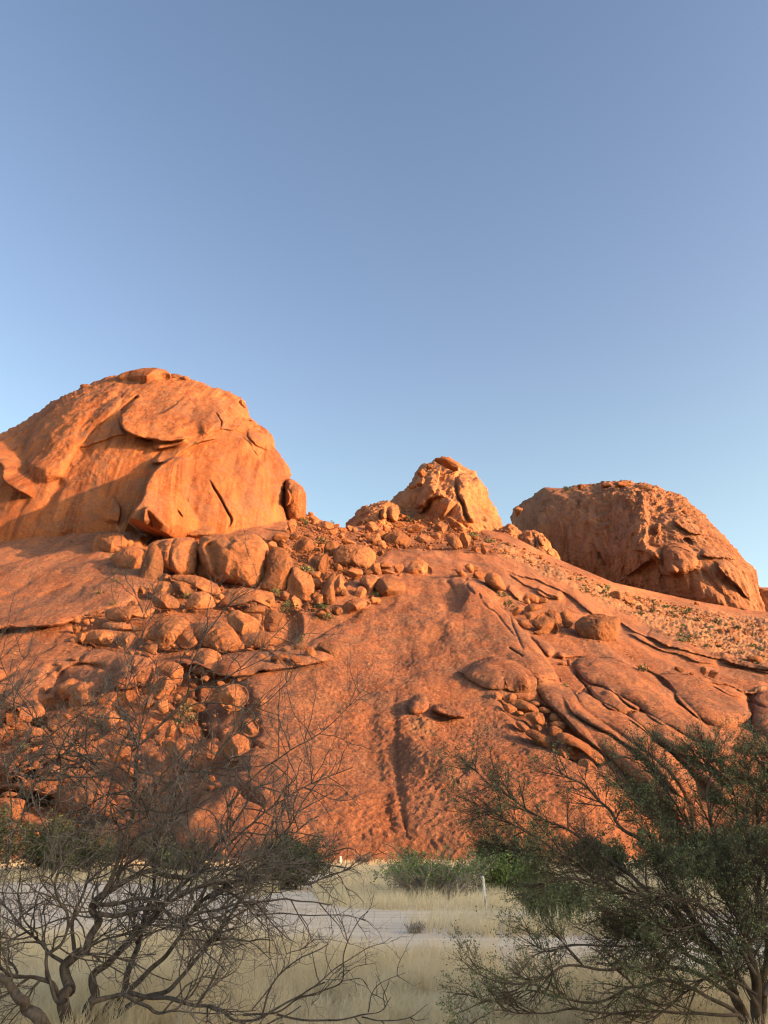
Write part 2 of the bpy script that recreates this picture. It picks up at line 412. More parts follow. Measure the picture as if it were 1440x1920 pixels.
# ---------------------------------------------------------------- the granite slope
COLS = {
 -300: [(1660, 74), (1620, 80), (1500, 85), (1300, 112), (1180, 135), (1050, 175), (1030, 200), (1000, 214), (930, 250)],
 0:    [(1660, 74), (1620, 80), (1500, 87), (1300, 113), (1180, 136), (1050, 178), (1032, 198), (1000, 214), (930, 250)],
 120:  [(1660, 74), (1620, 80), (1500, 87), (1300, 112), (1170, 138), (1060, 170), (1015, 199), (990, 215), (930, 250)],
 250:  [(1660, 74), (1620, 80), (1500, 86), (1300, 110), (1180, 131), (1090, 155), (1002, 198), (980, 216), (930, 250)],
 500:  [(1660, 74), (1620, 80), (1500, 88), (1300, 113), (1200, 133), (1120, 152), (1020, 192), (1000, 204), (975, 232), (945, 255)],
 620:  [(1660, 75), (1620, 82), (1500, 91), (1300, 118), (1200, 139), (1100, 168), (1040, 198), (1000, 232), (975, 262), (940, 290)],
 760:  [(1660, 76), (1615, 84), (1500, 93), (1300, 122), (1200, 145), (1100, 178), (1080, 188), (1040, 214), (1010, 246), (985, 275), (960, 300)],
 900:  [(1660, 76), (1615, 84), (1500, 93), (1300, 122), (1200, 145), (1100, 180), (1060, 202), (1030, 228), (1005, 270), (985, 300)],
 1100: [(1660, 76), (1605, 85), (1450, 99), (1300, 126), (1200, 155), (1150, 178), (1100, 214), (1070, 250), (1055, 288), (1045, 310)],
 1250: [(1660, 78), (1600, 88), (1450, 102), (1300, 132), (1250, 148), (1200, 177), (1160, 222), (1125, 285), (1110, 320)],
 1440: [(1660, 82), (1600, 92), (1450, 109), (1350, 130), (1270, 153), (1235, 179), (1190, 225), (1160, 288), (1140, 330)],
 1740: [(1660, 86), (1600, 96), (1450, 113), (1350, 136), (1280, 165), (1240, 193), (1200, 237), (1170, 290), (1150, 330)],
}
TOP = [(-300, 935), (500, 942), (545, 952), (575, 964), (600, 974), (640, 990), (680, 985), (740, 976), (900, 992), (950, 1000), (1045, 1048), (1150, 1092), (1300, 1126), (1420, 1146), (1740, 1162)]
NXs, NYs = 1080, 400
gx = np.linspace(-300, 1740, NXs)
topv = np.interp(gx, *zip(*TOP))
tpar = np.linspace(0, 1, NYs)
SX = np.tile(gx, (NYs, 1)); SY = 1656 + (topv[None] - 1656) * tpar[:, None]
kc = sorted(COLS)
tab = np.zeros((len(kc), 361)); pyg = np.linspace(1660, 930, 361)
for i, k in enumerate(kc):
    a = np.array(COLS[k])[::-1]; tab[i] = np.interp(pyg, a[:, 0], np.log(a[:, 1]))
ti = np.interp(gx, kc, np.arange(len(kc)))
i0 = np.clip(ti.astype(int), 0, len(kc) - 2); fr = ti - i0; fr = fr * fr * (3 - 2 * fr)
full = tab[i0] * (1 - fr[:, None]) + tab[i0 + 1] * fr[:, None]      # cols x py
def box(A, r, ax):
    A = np.moveaxis(A, ax, 0); P_ = np.concatenate([np.repeat(A[:1], r, 0), A, np.repeat(A[-1:], r, 0)])
    c = np.cumsum(np.concatenate([np.zeros_like(P_[:1]), P_]), 0); o = (c[2 * r + 1:] - c[:-2 * r - 1]) / (2 * r + 1); return np.moveaxis(o, 0, ax)
for _ in range(2):
    full = box(full, 26, 0); full = box(full, 4, 1)
ri = (1660 - SY) / (1660 - 930) * 360
r0 = np.clip(ri.astype(int), 0, 359); rf = ri - r0; cidx = np.tile(np.arange(NXs), (NYs, 1))
Dl = np.exp(full[cidx, r0] * (1 - rf) + full[cidx, r0 + 1] * rf)

SF = []
# central nose and its right-hand edge
SF += [('lobe', [(590, 1200), (640, 1165), (700, 1140), (730, 1098), (790, 1082), (860, 1084), (905, 1105), (950, 1140), (985, 1185), (1015, 1222), (1038, 1262), (1046, 1290), (1100, 1370), (1180, 1470), (1280, 1640), (230, 1660), (360, 1400), (460, 1270)], 6, 240)]
SF += [('step', [(1046, 1292), (1036, 1258), (1012, 1222), (980, 1180), (950, 1142), (905, 1105), (858, 1084)][::-1], 9, 90, {'taper': .12})]
SF += [('step', Z('D', [(520, 910), (640, 1010), (760, 1060), (860, 1130), (900, 1160)]), 3, 40)]
SF += [('groove', Z('H', [(190, 150), (240, 270), (320, 500), (400, 680)]), 1.6, 5), ('groove', Z('H', [(0, 190), (60, 270), (150, 330), (250, 470), (340, 570)]), 1.6, 5), ('groove', Z('H', [(250, 645), (400, 760)]), 2.5, 6),
       ('groove', Z('D', [(430, 1030), (490, 1090), (520, 1160)]), 2.5, 7), ('groove', Z('D', [(600, 1010), (620, 1080), (680, 1130)]), 2.5, 6), ('groove', Z('D', [(715, 1120), (730, 1170)]), 2, 6)]
# umbrella lobe over the gully of stones
SF += [('lobe', Z('f', [(905, 190), (1000, 262), (1060, 292), (1120, 297), (1200, 302), (1270, 302), (1292, 270), (1275, 222), (1180, 168), (1080, 150), (1000, 172), (950, 212)]), 4.2, 34)]
SF += [('groove', Z('H', [(200, 920), (225, 980), (215, 1010)]), 5, 5)]
# plates in the middle of the nose
SF += [('lobe', Z('f', [(795, 390), (820, 355), (900, 350), (965, 390), (968, 430), (900, 437), (830, 415)]), 3.5, 9), ('lobe', Z('f', [(687, 400), (700, 345), (745, 325), (778, 350), (770, 395), (720, 408)]), 2.8, 9)]
SF += [('step', Z('f', [(680, 520), (720, 560), (790, 590), (870, 630), (920, 680), (960, 690)]), 2.2, 60), ('groove', Z('f', [(620, 250), (625, 450), (620, 640), (650, 860), (680, 1060)]), 0.8, 20, {'taper': .1}),
       ('groove', Z('f', [(560, 760), (570, 860), (610, 1000)]), 0.9, 40), ('groove', Z('f', [(500, 350), (520, 560), (560, 760)]), .6, 34),
       ('step', Z('f', [(910, 730), (960, 690), (1010, 640)]), 1.2, 30)]
# finger ridges on the right of the gully
SF += [('ridge', Z('g', [(250, 250), (330, 300), (400, 360), (450, 430), (540, 500), (640, 570), (760, 660), (900, 790), (1050, 980)]), 5.5, 22),
       ('ridge', Z('g', [(400, 300), (500, 380), (600, 440), (720, 510), (850, 610), (960, 720), (1100, 880)]), 5.0, 21),
       ('ridge', Z('g', [(690, 430), (800, 460), (920, 540), (1040, 630), (1180, 760), (1300, 900)]), 3.8, 17),
       ('ridge', Z('g', [(860, 500), (980, 560), (1120, 640), (1300, 760)]), 3.0, 15),
       ('ridge', Z('g', [(1120, 590), (1250, 640), (1440, 760)]), 3.5, 18)]
SF += [('lobe', Z('g', [(540, 290), (600, 290), (690, 340), (790, 390), (800, 415), (700, 430), (640, 415), (560, 340)]), 3.5, 8)]
# broad whalebacks
SF += [('lobe', Z('g', [(460, 150), (560, 120), (760, 170), (900, 240), (1000, 330), (1100, 450), (1190, 575), (1090, 560), (960, 510), (880, 480), (800, 400), (700, 350), (600, 290), (540, 270), (480, 220)]), 5.5, 60),
       ('lobe', Z('g', [(870, 215), (1000, 190), (1200, 240), (1330, 300), (1350, 360), (1350, 450), (1250, 500), (1150, 480), (1050, 430), (980, 340), (930, 270)]), 5, 45),
       ('lobe', Z('g', [(1350, 320), (1440, 280), (1700, 300), (1800, 520), (1500, 560), (1380, 520), (1370, 430)]), 5, 40),
       ('groove', Z('g', [(1350, 300), (1352, 400), (1362, 500), (1372, 580)]), 4, 7), ('groove', Z('g', [(700, 170), (860, 210), (960, 300), (1000, 370), (1100, 470)]), 3, 6),
       ('groove', Z('H', [(840, 830), (900, 940), (1000, 1060), (1100, 1180)]), 3.5, 7), ('groove', Z('H', [(1170, 1035), (1240, 1120), (1340, 1195), (1440, 1230)]), 3, 6),
       ('groove', Z('H', [(960, 980), (900, 1080), (860, 1110)]), 2.5, 5), ('groove', Z('H', [(600, 725), (700, 735), (1000, 735), (1180, 770), (1440, 850)]), 3, 6)]
SF += [('step', Z('J', [(0, 1000), (90, 1090), (180, 1160), (300, 1200)]), 2, 30), ('groove', Z('J', [(900, 960), (1080, 1060), (1250, 1100), (1440, 1190)]), 2.5, 6), ('step', Z('J', [(1440, 1005), (1260, 1040), (1130, 980), (900, 930)]), 1.8, 30)]
SF += [('lobe', Z('H', [(440, 540), (560, 560), (660, 620), (675, 690), (620, 740), (560, 690), (500, 620)]), 3, 14), ('lobe', Z('H', [(690, 690), (740, 670), (780, 720), (760, 750), (700, 730)]), 2, 7), ('lobe', Z('H', [(0, 60), (100, 40), (200, 60), (230, 130), (180, 160), (100, 90)]), 3, 10)]
# long overhanging sheets at the upper right
SF += [('step', [(905, 1060), (967, 1077), (1024, 1098), (1069, 1120), (1108, 1150), (1150, 1154), (1186, 1182), (1222, 1196), (1256, 1213), (1330, 1232), (1440, 1258), (1700, 1290)][::-1], 5.0, 60, {'soft': 9, 'taper': .12})]
SF += [('step', Z('c', [(700, 850), (790, 905), (900, 955), (1000, 978), (1100, 1012), (1230, 1030)])[::-1], -2.6, 26, {'soft': 4}), ('step', Z('c', [(130, 570), (270, 650), (400, 705), (420, 718)])[::-1], -3.0, 26, {'soft': 5}),
       ('step', Z('H', [(240, 105), (300, 160), (370, 200)])[::-1], -3, 20), ('step', Z('H', [(480, 130), (560, 180), (640, 200), (735, 225)])[::-1], -2.6, 24, {'soft': 4}),
       ('step', Z('J', [(340, 530), (460, 590), (560, 640)])[::-1], -2.6, 24, {'soft': 4}), ('step', Z('J', [(1000, 790), (1130, 800), (1320, 850), (1500, 900)])[::-1], -2.2, 24, {'soft': 4}), ('step', Z('J', [(980, 720), (1150, 770), (1400, 830), (1600, 880)])[::-1], -2, 22, {'soft': 4})]
# left slopes: ledges and hollows
SF += [('step', [(-200, 1190), (0, 1179), (50, 1173), (94, 1172), (128, 1166), (160, 1160)][::-1], -5, 50, {'soft': 4}), ('step', Z('d', [(-100, 640), (0, 560), (130, 545), (240, 545), (330, 530)])[::-1], -2, 30),
       ('step', [(0, 1058), (90, 1036), (190, 1018), (215, 1040)], 1.5, 40), ('step', Z('E', [(0, 1250), (150, 1270), (330, 1240), (500, 1150)])[::-1], -5, 50), ('groove', Z('E', [(600, 830), (760, 735), (1000, 730), (1120, 780)]), 4, 18),
       ('step', Z('E', [(640, 860), (900, 930), (1130, 950), (1150, 850)]), 4, 40), ('step', Z('G', [(0, 625), (120, 610), (300, 690), (520, 705), (640, 640)])[::-1], -6, 45), ('step', Z('G', [(-50, 420), (150, 480), (330, 510), (540, 510)])[::-1], -5, 40),
       ('lobe', Z('F', [(-60, 260), (20, 180), (160, 150), (330, 200), (350, 260), (300, 380), (220, 470), (60, 470), (-60, 400)]), 7, 25), ('step', Z('B', [(100, 1470), (300, 1440), (480, 1430), (700, 1560), (1000, 1570), (1300, 1530)])[::-1], -1.6, 35, {'soft': 5}),
       ('step', [(300, 1240), (360, 1248), (420, 1262), (500, 1258), (560, 1246), (640, 1232)][::-1], -4, 40)]
SF += [('groove', [(60, 1120), (150, 1090), (215, 1086)], 1.5, 12), ('groove', [(-20, 1130), (40, 1100), (60, 1075)], 1, 14)]
push = apply_feats(SX, SY, SF)
Dl0 = Dl - push
DIG = [('mask', [(262, 1000), (420, 985), (520, 1020), (600, 1040), (620, 1130), (560, 1140), (480, 1120), (330, 1085), (262, 1060)], 9.0, 10), ('mask', [(525, 1000), (575, 972), (650, 996), (745, 1012), (700, 1060), (640, 1100), (600, 1140), (560, 1110), (552, 1060)], 7, 10), ('mask', [(262, 1095), (470, 1120), (560, 1130), (560, 1215), (470, 1235), (300, 1230), (150, 1215), (130, 1165), (250, 1140)], 6.0, 12), ('mask', [(700, 985), (860, 985), (930, 1012), (860, 1026), (760, 1030), (700, 1024)], 6, 8), ('mask', [(0, 1330), (230, 1300), (300, 1240), (470, 1280), (480, 1420), (360, 1540), (0, 1530)], 5.0, 20), ('mask', Z('I', [(140, 130), (600, 200), (860, 360), (960, 520), (1280, 800), (1200, 940), (900, 800), (700, 640), (400, 460), (240, 280)]), 3.5, 6)]
Dl2 = Dl0 + apply_feats(SX, SY, DIG)
stain_shade = apply_feats(SX, SY, [('stain_shade', Z('f', [(540, 700), (560, 860), (600, 900)]), .28, 26), ('stain_shade', Z('f', [(690, 930), (695, 1050)]), .5, 14), ('stain_shade', Z('f', [(720, 470), (700, 510), (760, 570), (850, 610)]), .5, 16), ('stain_shade', Z('f', [(560, 120), (700, 140), (800, 90), (840, 40)]), .5, 26),  # one mark, by the nose plate edge, puts its shadow into the colour
     ('stain_shade', Z('f', [(500, 440), (520, 600), (560, 740)]), .4, 22), ('stain_shade', Z('f', [(620, 260), (630, 600), (650, 860)]), .4, 9), ('stain_shade', Z('f', [(720, 830), (780, 810)]), .6, 8), ('mask', [(460, 1600), (560, 1560), (700, 1570), (900, 1585), (1100, 1590), (1100, 1640), (460, 1640)], .15, 18),
     ('stain_shade', Z('J', [(150, 930), (260, 950)]), .7, 14), ('stain_shade', Z('J', [(560, 1020), (700, 1080), (900, 1190)]), .35, 22), ('mask', [(440, 1420), (500, 1380), (560, 1420), (560, 1560), (470, 1560)], .3, 40),
     ('stain_shade', Z('b', [(960, 640), (1040, 680), (950, 760), (960, 860)]), .5, 12), ('stain_shade', Z('b', [(1080, 900), (1060, 960), (1000, 1040)]), .5, 14)])
pale = apply_feats(SX, SY, [('mask', [(940, 1010), (1040, 1062), (1150, 1110), (1300, 1140), (1420, 1160), (1760, 1170), (1760, 1250), (1440, 1252), (1330, 1228), (1200, 1168), (1100, 1112), (1000, 1068), (930, 1040)], .6, 9), ('stain_shade', Z('f', [(690, 520), (720, 480), (760, 450)]), .5, 10),
     ('stain_shade', Z('J', [(1220, 1015), (1320, 1020), (1440, 1000)]), .7, 3), ('mask', Z('f', [(680, 440), (760, 430), (830, 480), (780, 560), (700, 530)]), .3, 8)])
P3 = at(SX, SY, Dl2)
def grid_normals(P):
    du = np.gradient(P, axis=1); dv = np.gradient(P, axis=0); n = np.cross(du, dv)
    n /= (np.linalg.norm(n, axis=-1, keepdims=True) + 1e-9)
    vv = CAM - P; s = np.sign((n * vv).sum(-1, keepdims=True)); return n * s
N3 = grid_normals(at(SX, SY, box(box(Dl2, 3, 0), 3, 1)))
aniso = P3 * np.array([0.10, 0.02, 0.035])
edge = sstep(1656, 1600, SY) * (1 - sstep(.96, 1., tpar)[:, None])
rough_mask = apply_feats(SX, SY, [('mask', [(560, 1240), (760, 1290), (1040, 1340), (1180, 1480), (1280, 1640), (560, 1640)], 1.0, 50), ('mask', [(640, 1170), (800, 1100), (900, 1150), (900, 1280), (700, 1280)], .6, 40)])
disp = fbm(P3 * 0.045, 4, 3) * 0.75 + fbm(aniso, 3, 17) * 0.75 + fbm(P3 * 0.33, 3, 9) * 0.16
disp += (0.05 + 0.065 * rough_mask) * ridged(P3 * 1.15, 3, 21) + 0.05 * rough_mask * ridged(P3 * 0.5, 2, 25)
disp += np.clip(pale * 2, 0, 1) * (0.8 * fbm(P3 * 0.30, 4, 41) + .25 * ridged(P3 * .8, 3, 44))
pale = np.clip(pale * (.9 + 1.6 * fbm(P3 * .35, 4, 47)), 0, 1); stain_shade = np.maximum(stain_shade, np.clip(pale * 3, 0, 1) * np.clip(fbm(P3 * .45, 4, 51) * 2.2, 0, .7))
lowl = apply_feats(SX, SY, [('mask', [(-300, 1240), (480, 1240), (540, 1600), (-300, 1600)], 1.0, 50)])
cell = np.abs(fbm(P3 * 0.085, 2, 77))
disp += lowl * (fbm(P3 * 0.16, 3, 55) * 1.1 - 1.5 * np.exp(-(cell / 0.05) ** 2))
PD = at(SX, SY, Dl0)[..., 1] + (N3 * (disp * edge)[..., None])[..., 1]
P3 = P3 + N3 * (disp * edge)[..., None]
rows = [P3]
top = P3[-1].copy()
for dy, k in ((25, 0.99), (90, 0.86), (200, 0.45), (320, 0.0)):
    r_ = top.copy(); r_[:, 1] += dy; r_[:, 0] *= (top[:, 1] + dy) / top[:, 1]; r_[:, 2] = top[:, 2] * k - (6 if dy > 30 else 1); rows.append(r_[None])
PG = np.concatenate(rows, 0)
ny, nx = PG.shape[:2]; I = np.arange(ny * nx).reshape(ny, nx)
Q = np.stack([I[:-1, :-1], I[:-1, 1:], I[1:, 1:], I[1:, :-1]], -1).reshape(-1, 4)
pad = lambda a: np.concatenate([a, np.zeros((4, nx))]).ravel()
link('rock_slope', mesh_np('rock_slope', PG.reshape(-1, 3), Q, attrs={'stain_shade': pad(stain_shade), 'pale': pad(pale)}), M_slab, kind='structure',
     label='broad orange granite slope sweeping up from the grass to the domes')

def slope_D(px, py):
    c = (px + 300) / 2040 * (NXs - 1); ci = int(min(max(c, 0), NXs - 1))
    r = (1656 - py) / (1656 - topv[ci]) * (NYs - 1); r_i = int(min(max(r, 0), NYs - 1))
    return float(PD[r_i, ci])

# ---------------------------------------------------------------- inflated rock masses
def star(poly, c, n):
    P = np.asarray(poly, float); ph = np.linspace(0, 2 * np.pi, n, endpoint=False); out = np.zeros(n)
    A = P - c; B = np.roll(A, -1, 0)
    for i in range(len(A)):
        d = B[i] - A[i]; cs, sn = np.cos(ph), np.sin(ph)
        den = cs * d[1] - sn * d[0]; den = np.where(np.abs(den) < 1e-9, 1e-9, den)
        t = (A[i][0] * d[1] - A[i][1] * d[0]) / den; u = (A[i][0] * sn - A[i][1] * cs) / den
        m = (t > 0) & (u >= -1e-6) & (u <= 1 + 1e-6); out = np.where(m, np.maximum(out, t), out)
    return ph, out

def mass(name, poly, D0, T, m, label=None, cat=None, group=None, kind=None, lean=0.0, tilt=0.0, n=(72, 22), expo=2.4, feats=(), amp=None, seed=0,
         c=None, facet=0.0, smooth=2, back=0.7, stain_shades=(), fine=None, jag=0.0):
    P = chaikin(poly, smooth); c = np.array(c if c is not None else P.mean(0))
    ph, rho = star(P, c, n[0])
    if jag:
        q = np.stack([np.cos(ph) * rho * .06, np.sin(ph) * rho * .06, ph * 0 + seed], -1); jg = jag * (fbm(q, 3, seed + 3) + .8 * np.abs(fbm(q * 2.2, 2, seed + 9)))
    else: jg = 0 * rho
    k = np.arange(1, n[1] + 1) / n[1]; rf = np.sin(k * np.pi / 2)
    ymax, ymin = P[:, 1].max(), P[:, 1].min(); Hh = ymax - ymin
    def front(r, back_=False):
        re = r[:, None] * (rho[None] + jg[None] * r[:, None] ** 14); X = c[0] + re * np.cos(ph)[None]; Y = c[1] + re * np.sin(ph)[None]
        s = np.sqrt(np.clip(1 - r ** expo, 0, 1))[:, None]
        if back_: D = D0 + T + T * back * s + 0 * X
        else:
            D = D0 + T * (1 - s) + 0 * X
            if facet:
                rr = np.random.default_rng(seed + 5); g = np.full(X.shape, -9.)
                u = (X - c[0]) / rho.max(); v = (Y - c[1]) / rho.max()
                for _ in range(5):
                    a, b_ = rr.uniform(-1.3, 1.3, 2); g = np.maximum(g, a * u + b_ * v + rr.uniform(-.25, 0))
                D = D + T * facet * 2.1 * (g + .2) * (1 - r[:, None] ** 4)
            D = D - apply_feats(X, Y, feats) * (1 - r[:, None] ** 10)
        D = D + lean * (ymax - Y) / Hh + tilt * (X - c[0])
        return X, Y, D
    X, Y, D = front(rf); Xb, Yb, Db = front(rf[::-1][1:], True)
    X0, Y0, D_0 = front(np.array([1e-4])); X1, Y1, D_1 = front(np.array([1e-4]), True)
    X = np.concatenate([X, Xb]); Y = np.concatenate([Y, Yb]); D = np.concatenate([D, Db])
    V = at(X, Y, D); nr = V.shape[0]
    V = np.concatenate([at(X0[0, :1], Y0[0, :1], D_0[0, :1]), V.reshape(-1, 3), at(X1[0, :1], Y1[0, :1], D_1[0, :1])])
    st = apply_feats(X, Y, stain_shades) if stain_shades else np.zeros(X.shape)
    st = np.concatenate([[0], st.ravel(), [0]])
    c3 = V.mean(0); size = float(np.linalg.norm(V.max(0) - V.min(0)))
    if amp is None: amp = 0.026 * size
    dirn = V - c3; dirn /= np.linalg.norm(dirn, axis=1, keepdims=True) + 1e-9
    fs = 3.2 / size
    d = amp * (fbm(V * fs + seed * 3.7, 4, seed)) + amp * 0.40 * ridged(V * fs * 3 + seed, 4, seed + 2) if fine is None else fine(V)
    dm = np.ones(X.shape); 
    V = V + dirn * d[:, None]
    na = n[0]; I = 1 + np.arange(nr * na).reshape(nr, na); J = np.roll(I, -1, 1)
    Q = np.stack([I[:-1], I[1:], J[1:], J[:-1]], -1).reshape(-1, 4)
    T0 = np.stack([np.zeros(na, int), I[0], J[0]], -1); T1 = np.stack([np.full(na, len(V) - 1), J[-1], I[-1]], -1)
    loc = at(c[0], ymax, D0 + T * .5 + 0.0)
    me = mesh_np(name, V - loc, Q, np.concatenate([T0, T1]), attrs={'stain_shade': st, 'pale': np.zeros(len(V))})
    return link(name, me, m, loc=loc, label=label, cat=cat, group=group, kind=kind)

# left dome
dome_f = [
 ('step', Z('a', [(900, 378), (800, 398), (720, 404), (640, 388), (590, 372), (548, 340), (543, 290), (575, 245), (640, 190)]), 6.5, 130, {'soft': 4, 'taper': .2}), ('step', Z('a', [(1110, 300), (1060, 350), (985, 352), (900, 378)]), 3, 50, {'soft': 3}), ('step', Z('a', [(700, 165), (800, 145), (960, 160), (1060, 215)]), 3, 60, {'soft': 4}),
 ('step', Z('a', [(560, 810), (590, 730), (640, 660), (665, 580), (720, 512), (800, 474), (880, 490)]), 27, 190, {'soft': 3}),
 ('step', Z('a', [(330, 425), (450, 398), (550, 374), (660, 398)])[::-1], 1.6, 60, {'soft': 4}),
 ('groove', Z('a', [(540, 270), (545, 340), (590, 372), (660, 396), (722, 404)]), 5, 6),
 ('groove', Z('a', [(930, 560), (970, 640), (1005, 715), (1022, 755), (1000, 800)]), 7, 4.0, {'taper': .35}), ('groove', Z('a', [(955, 262), (985, 310), (978, 372)]), 4, 4, {'taper': .4}), ('groove', Z('a', [(1045, 365), (1090, 390), (1120, 420), (1150, 470), (1200, 520)]), 4, 4.5, {'taper': .4}), ('step', Z('a', [(1045, 365), (1120, 420), (1170, 500), (1200, 620), (1230, 760)]), 3, 60, {'soft': 5}),
 ('groove', Z('a', [(795, 705), (826, 752)]), 2.5, 4, {'taper': .4}), ('groove', Z('a', [(625, 195), (575, 240), (540, 280)]), 8, 8), ('groove', Z('a', [(560, 165), (500, 215), (440, 260), (380, 330), (330, 400)]), 5, 20),
 ('groove', Z('a', [(300, 205), (215, 250), (150, 330), (110, 430), (60, 500)]), 5, 18), ('ridge', Z('a', [(530, 120), (450, 200), (330, 300), (240, 420), (160, 600)]), 5, 40), ('groove', Z('a', [(280, 560), (240, 640), (130, 800)]), 3, 30),
 ('step', Z('a', [(-200, 430), (-40, 480), (5, 520), (12, 572), (70, 618), (150, 660)])[::-1], 6, 40, {'soft': 3}),
 ('step', Z('a', [(640, 790), (655, 700), (720, 745), (770, 800)]), 6, 30), 
 ('step', Z('a', [(680, 470), (690, 500), (760, 490), (830, 440), (900, 405), (1000, 385)])[::-1], -5, 26), ('step', Z('a', [(690, 440), (780, 425), (850, 400)])[::-1], -4, 18),
 ('lobe', Z('a', [(1098, 350), (1160, 330), (1220, 380), (1245, 440), (1200, 460), (1120, 410)]), 5, 14), ('step', Z('a', [(740, 165), (860, 150), (980, 165), (1060, 215), (1110, 280)]), 2.5, 30),
 ('lobe', Z('a', [(805, 345), (850, 305), (960, 300), (985, 340), (900, 365)]), 1.8, 20), ('groove', Z('a', [(1195, 520), (1220, 640), (1240, 800)]), 3, 20),
 ('step', Z('a', [(500, 640), (540, 700), (530, 780)]), 3, 40)]
dome_s = [('mask', Z('a', [(600, 250), (700, 190), (860, 190), (960, 240), (940, 300), (800, 330), (620, 320)]), .42, 22), ('mask', Z('a', [(1000, 400), (1120, 470), (1190, 560), (1200, 700), (1100, 700), (1040, 560)]), .3, 30), ('stain_shade', Z('a', [(240, 240), (150, 330), (110, 450), (60, 560)]), .5, 22), ('stain_shade', Z('a', [(240, 420), (190, 370), (200, 300)]), .45, 14),
          ('stain_shade', Z('a', [(400, 640), (440, 600), (520, 590)]), .5, 16), ('stain_shade', Z('a', [(560, 165), (520, 210), (420, 280)]), .35, 18), ('mask', Z('a', [(-40, 600), (120, 650), (160, 700), (60, 800), (-40, 820)]), .3, 24), ('stain_shade', Z('a', [(700, 500), (860, 560), (900, 700)]), .2, 40), ('stain_shade', Z('a', [(640, 700), (660, 760), (720, 790)]), .6, 12)]  # marks under the overhang and in the small cave paint their shade
def dome_fine(V):
    an = V * np.array([0.11, 0.11, 0.02])
    return fbm(V * 0.035, 4, 13) * 1.6 + fbm(an, 4, 23) * 0.9 + ridged(V * 0.22, 3, 3) * 0.28 + fbm(V * .7, 2, 8) * .12
left_poly = [(-260, 1100), (-270, 900), (-160, 850), (-60, 822), (0, 813), (40, 796), (80, 766), (110, 748), (150, 731), (195, 712), (225, 705), (270, 700), (310, 702), (335, 707), (355, 712), (385, 722), (410, 729), (430, 738), (445, 745), (460, 760), (466, 782), (485, 795), (508, 812), (517, 842), (530, 858), (543, 880), (544, 892), (535, 910), (538, 950), (540, 985), (530, 1010), (510, 1060), (300, 1100)]
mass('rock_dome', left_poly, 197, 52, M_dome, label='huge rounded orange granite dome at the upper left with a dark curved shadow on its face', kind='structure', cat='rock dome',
     lean=26, n=(900, 250), expo=3.0, feats=dome_f, stain_shades=dome_s, c=(190, 935), smooth=1, fine=dome_fine, jag=3.0, seed=2)
# centre peak
pk = [(738, 945), (754, 929), (779, 898), (783, 884), (800, 873), (816, 869), (828, 864), (847, 866), (859, 873), (864, 881), (882, 887), (897, 900), (905, 918), (908, 933), (921, 953), (937, 984), (944, 1020), (900, 1050), (740, 1050), (690, 1020), (710, 970)]
pk_f = [('step', Z('D', [(390, 60), (380, 130), (370, 200), (385, 270), (440, 330), (520, 390)]), 11, 60, {'soft': 2}), ('groove', Z('D', [(560, 120), (515, 190), (515, 260), (530, 330), (570, 400), (580, 480), (640, 560)]), 11, 9), ('step', Z('D', [(610, 150), (590, 240), (600, 330), (640, 440), (660, 560)]), 9, 50, {'soft': 2}),
        ('groove', Z('D', [(300, 340), (280, 400), (240, 470)]), 4, 8), ('step', Z('D', [(440, 330), (360, 320), (300, 360), (260, 440)]), 4, 30), ('ridge', Z('D', [(330, 230), (240, 330), (140, 400)]), 4, 12), ('ridge', Z('D', [(180, 280), (120, 360), (60, 440)]), 3, 9), ('step', Z('D', [(430, 480), (540, 540), (600, 600)]), 3, 20),
        ('lobe', Z('D', [(250, 160), (300, 120), (350, 140), (370, 260), (320, 300), (280, 240)]), 5, 12), ('groove', Z('D', [(690, 300), (740, 420), (800, 560)]), 3, 10), ('lobe', Z('D', [(170, 420), (200, 330), (260, 300), (270, 400), (220, 480)]), 4, 10)]
def peak_fine(V):
    return fbm(V * 0.06, 4, 43) * 2.6 + ridged(V * np.array([.16, .16, .08]), 4, 19) * 1.0 + fbm(V * .6, 3, 4) * .35
mass('rock_peak', pk, 272, 42, M_peak, label='pointed craggy granite peak in the middle of the skyline', kind='structure', cat='rock peak', lean=26, tilt=-0.03, n=(460, 130), expo=2.2, feats=pk_f, c=(832, 985), smooth=1, fine=peak_fine, jag=2.6, seed=4)
sh = Z('b', [(650, 400), (660, 360), (690, 330), (740, 290), (800, 275), (830, 262), (870, 275), (895, 310), (900, 380), (860, 430), (700, 450)])
def crag_fine(V): return fbm(V * 0.13, 4, 63) * 1.6 + ridged(V * np.array([.3, .3, .2]), 3, 29) * 0.9
mass('rock_outcrop', sh, 262, 20, M_peak, label='jumbled rounded outcrop on the skyline joined to the left foot of the pointed peak', cat='rock outcrop', lean=12, n=(220, 60), expo=2.0, smooth=1, fine=crag_fine, jag=2.6, seed=8,
     feats=[('groove', Z('C', [(600, 400), (680, 250), (800, 170)]), 4, 5), ('groove', Z('C', [(850, 200), (840, 300)]), 5, 5), ('groove', Z('C', [(930, 160), (910, 250), (930, 330)]), 5, 5), ('lobe', Z('C', [(850, 210), (890, 180), (920, 220), (915, 300), (850, 290)]), 6, 7), ('lobe', Z('C', [(930, 180), (1000, 160), (1040, 240), (1010, 340), (940, 300)]), 6, 8)])
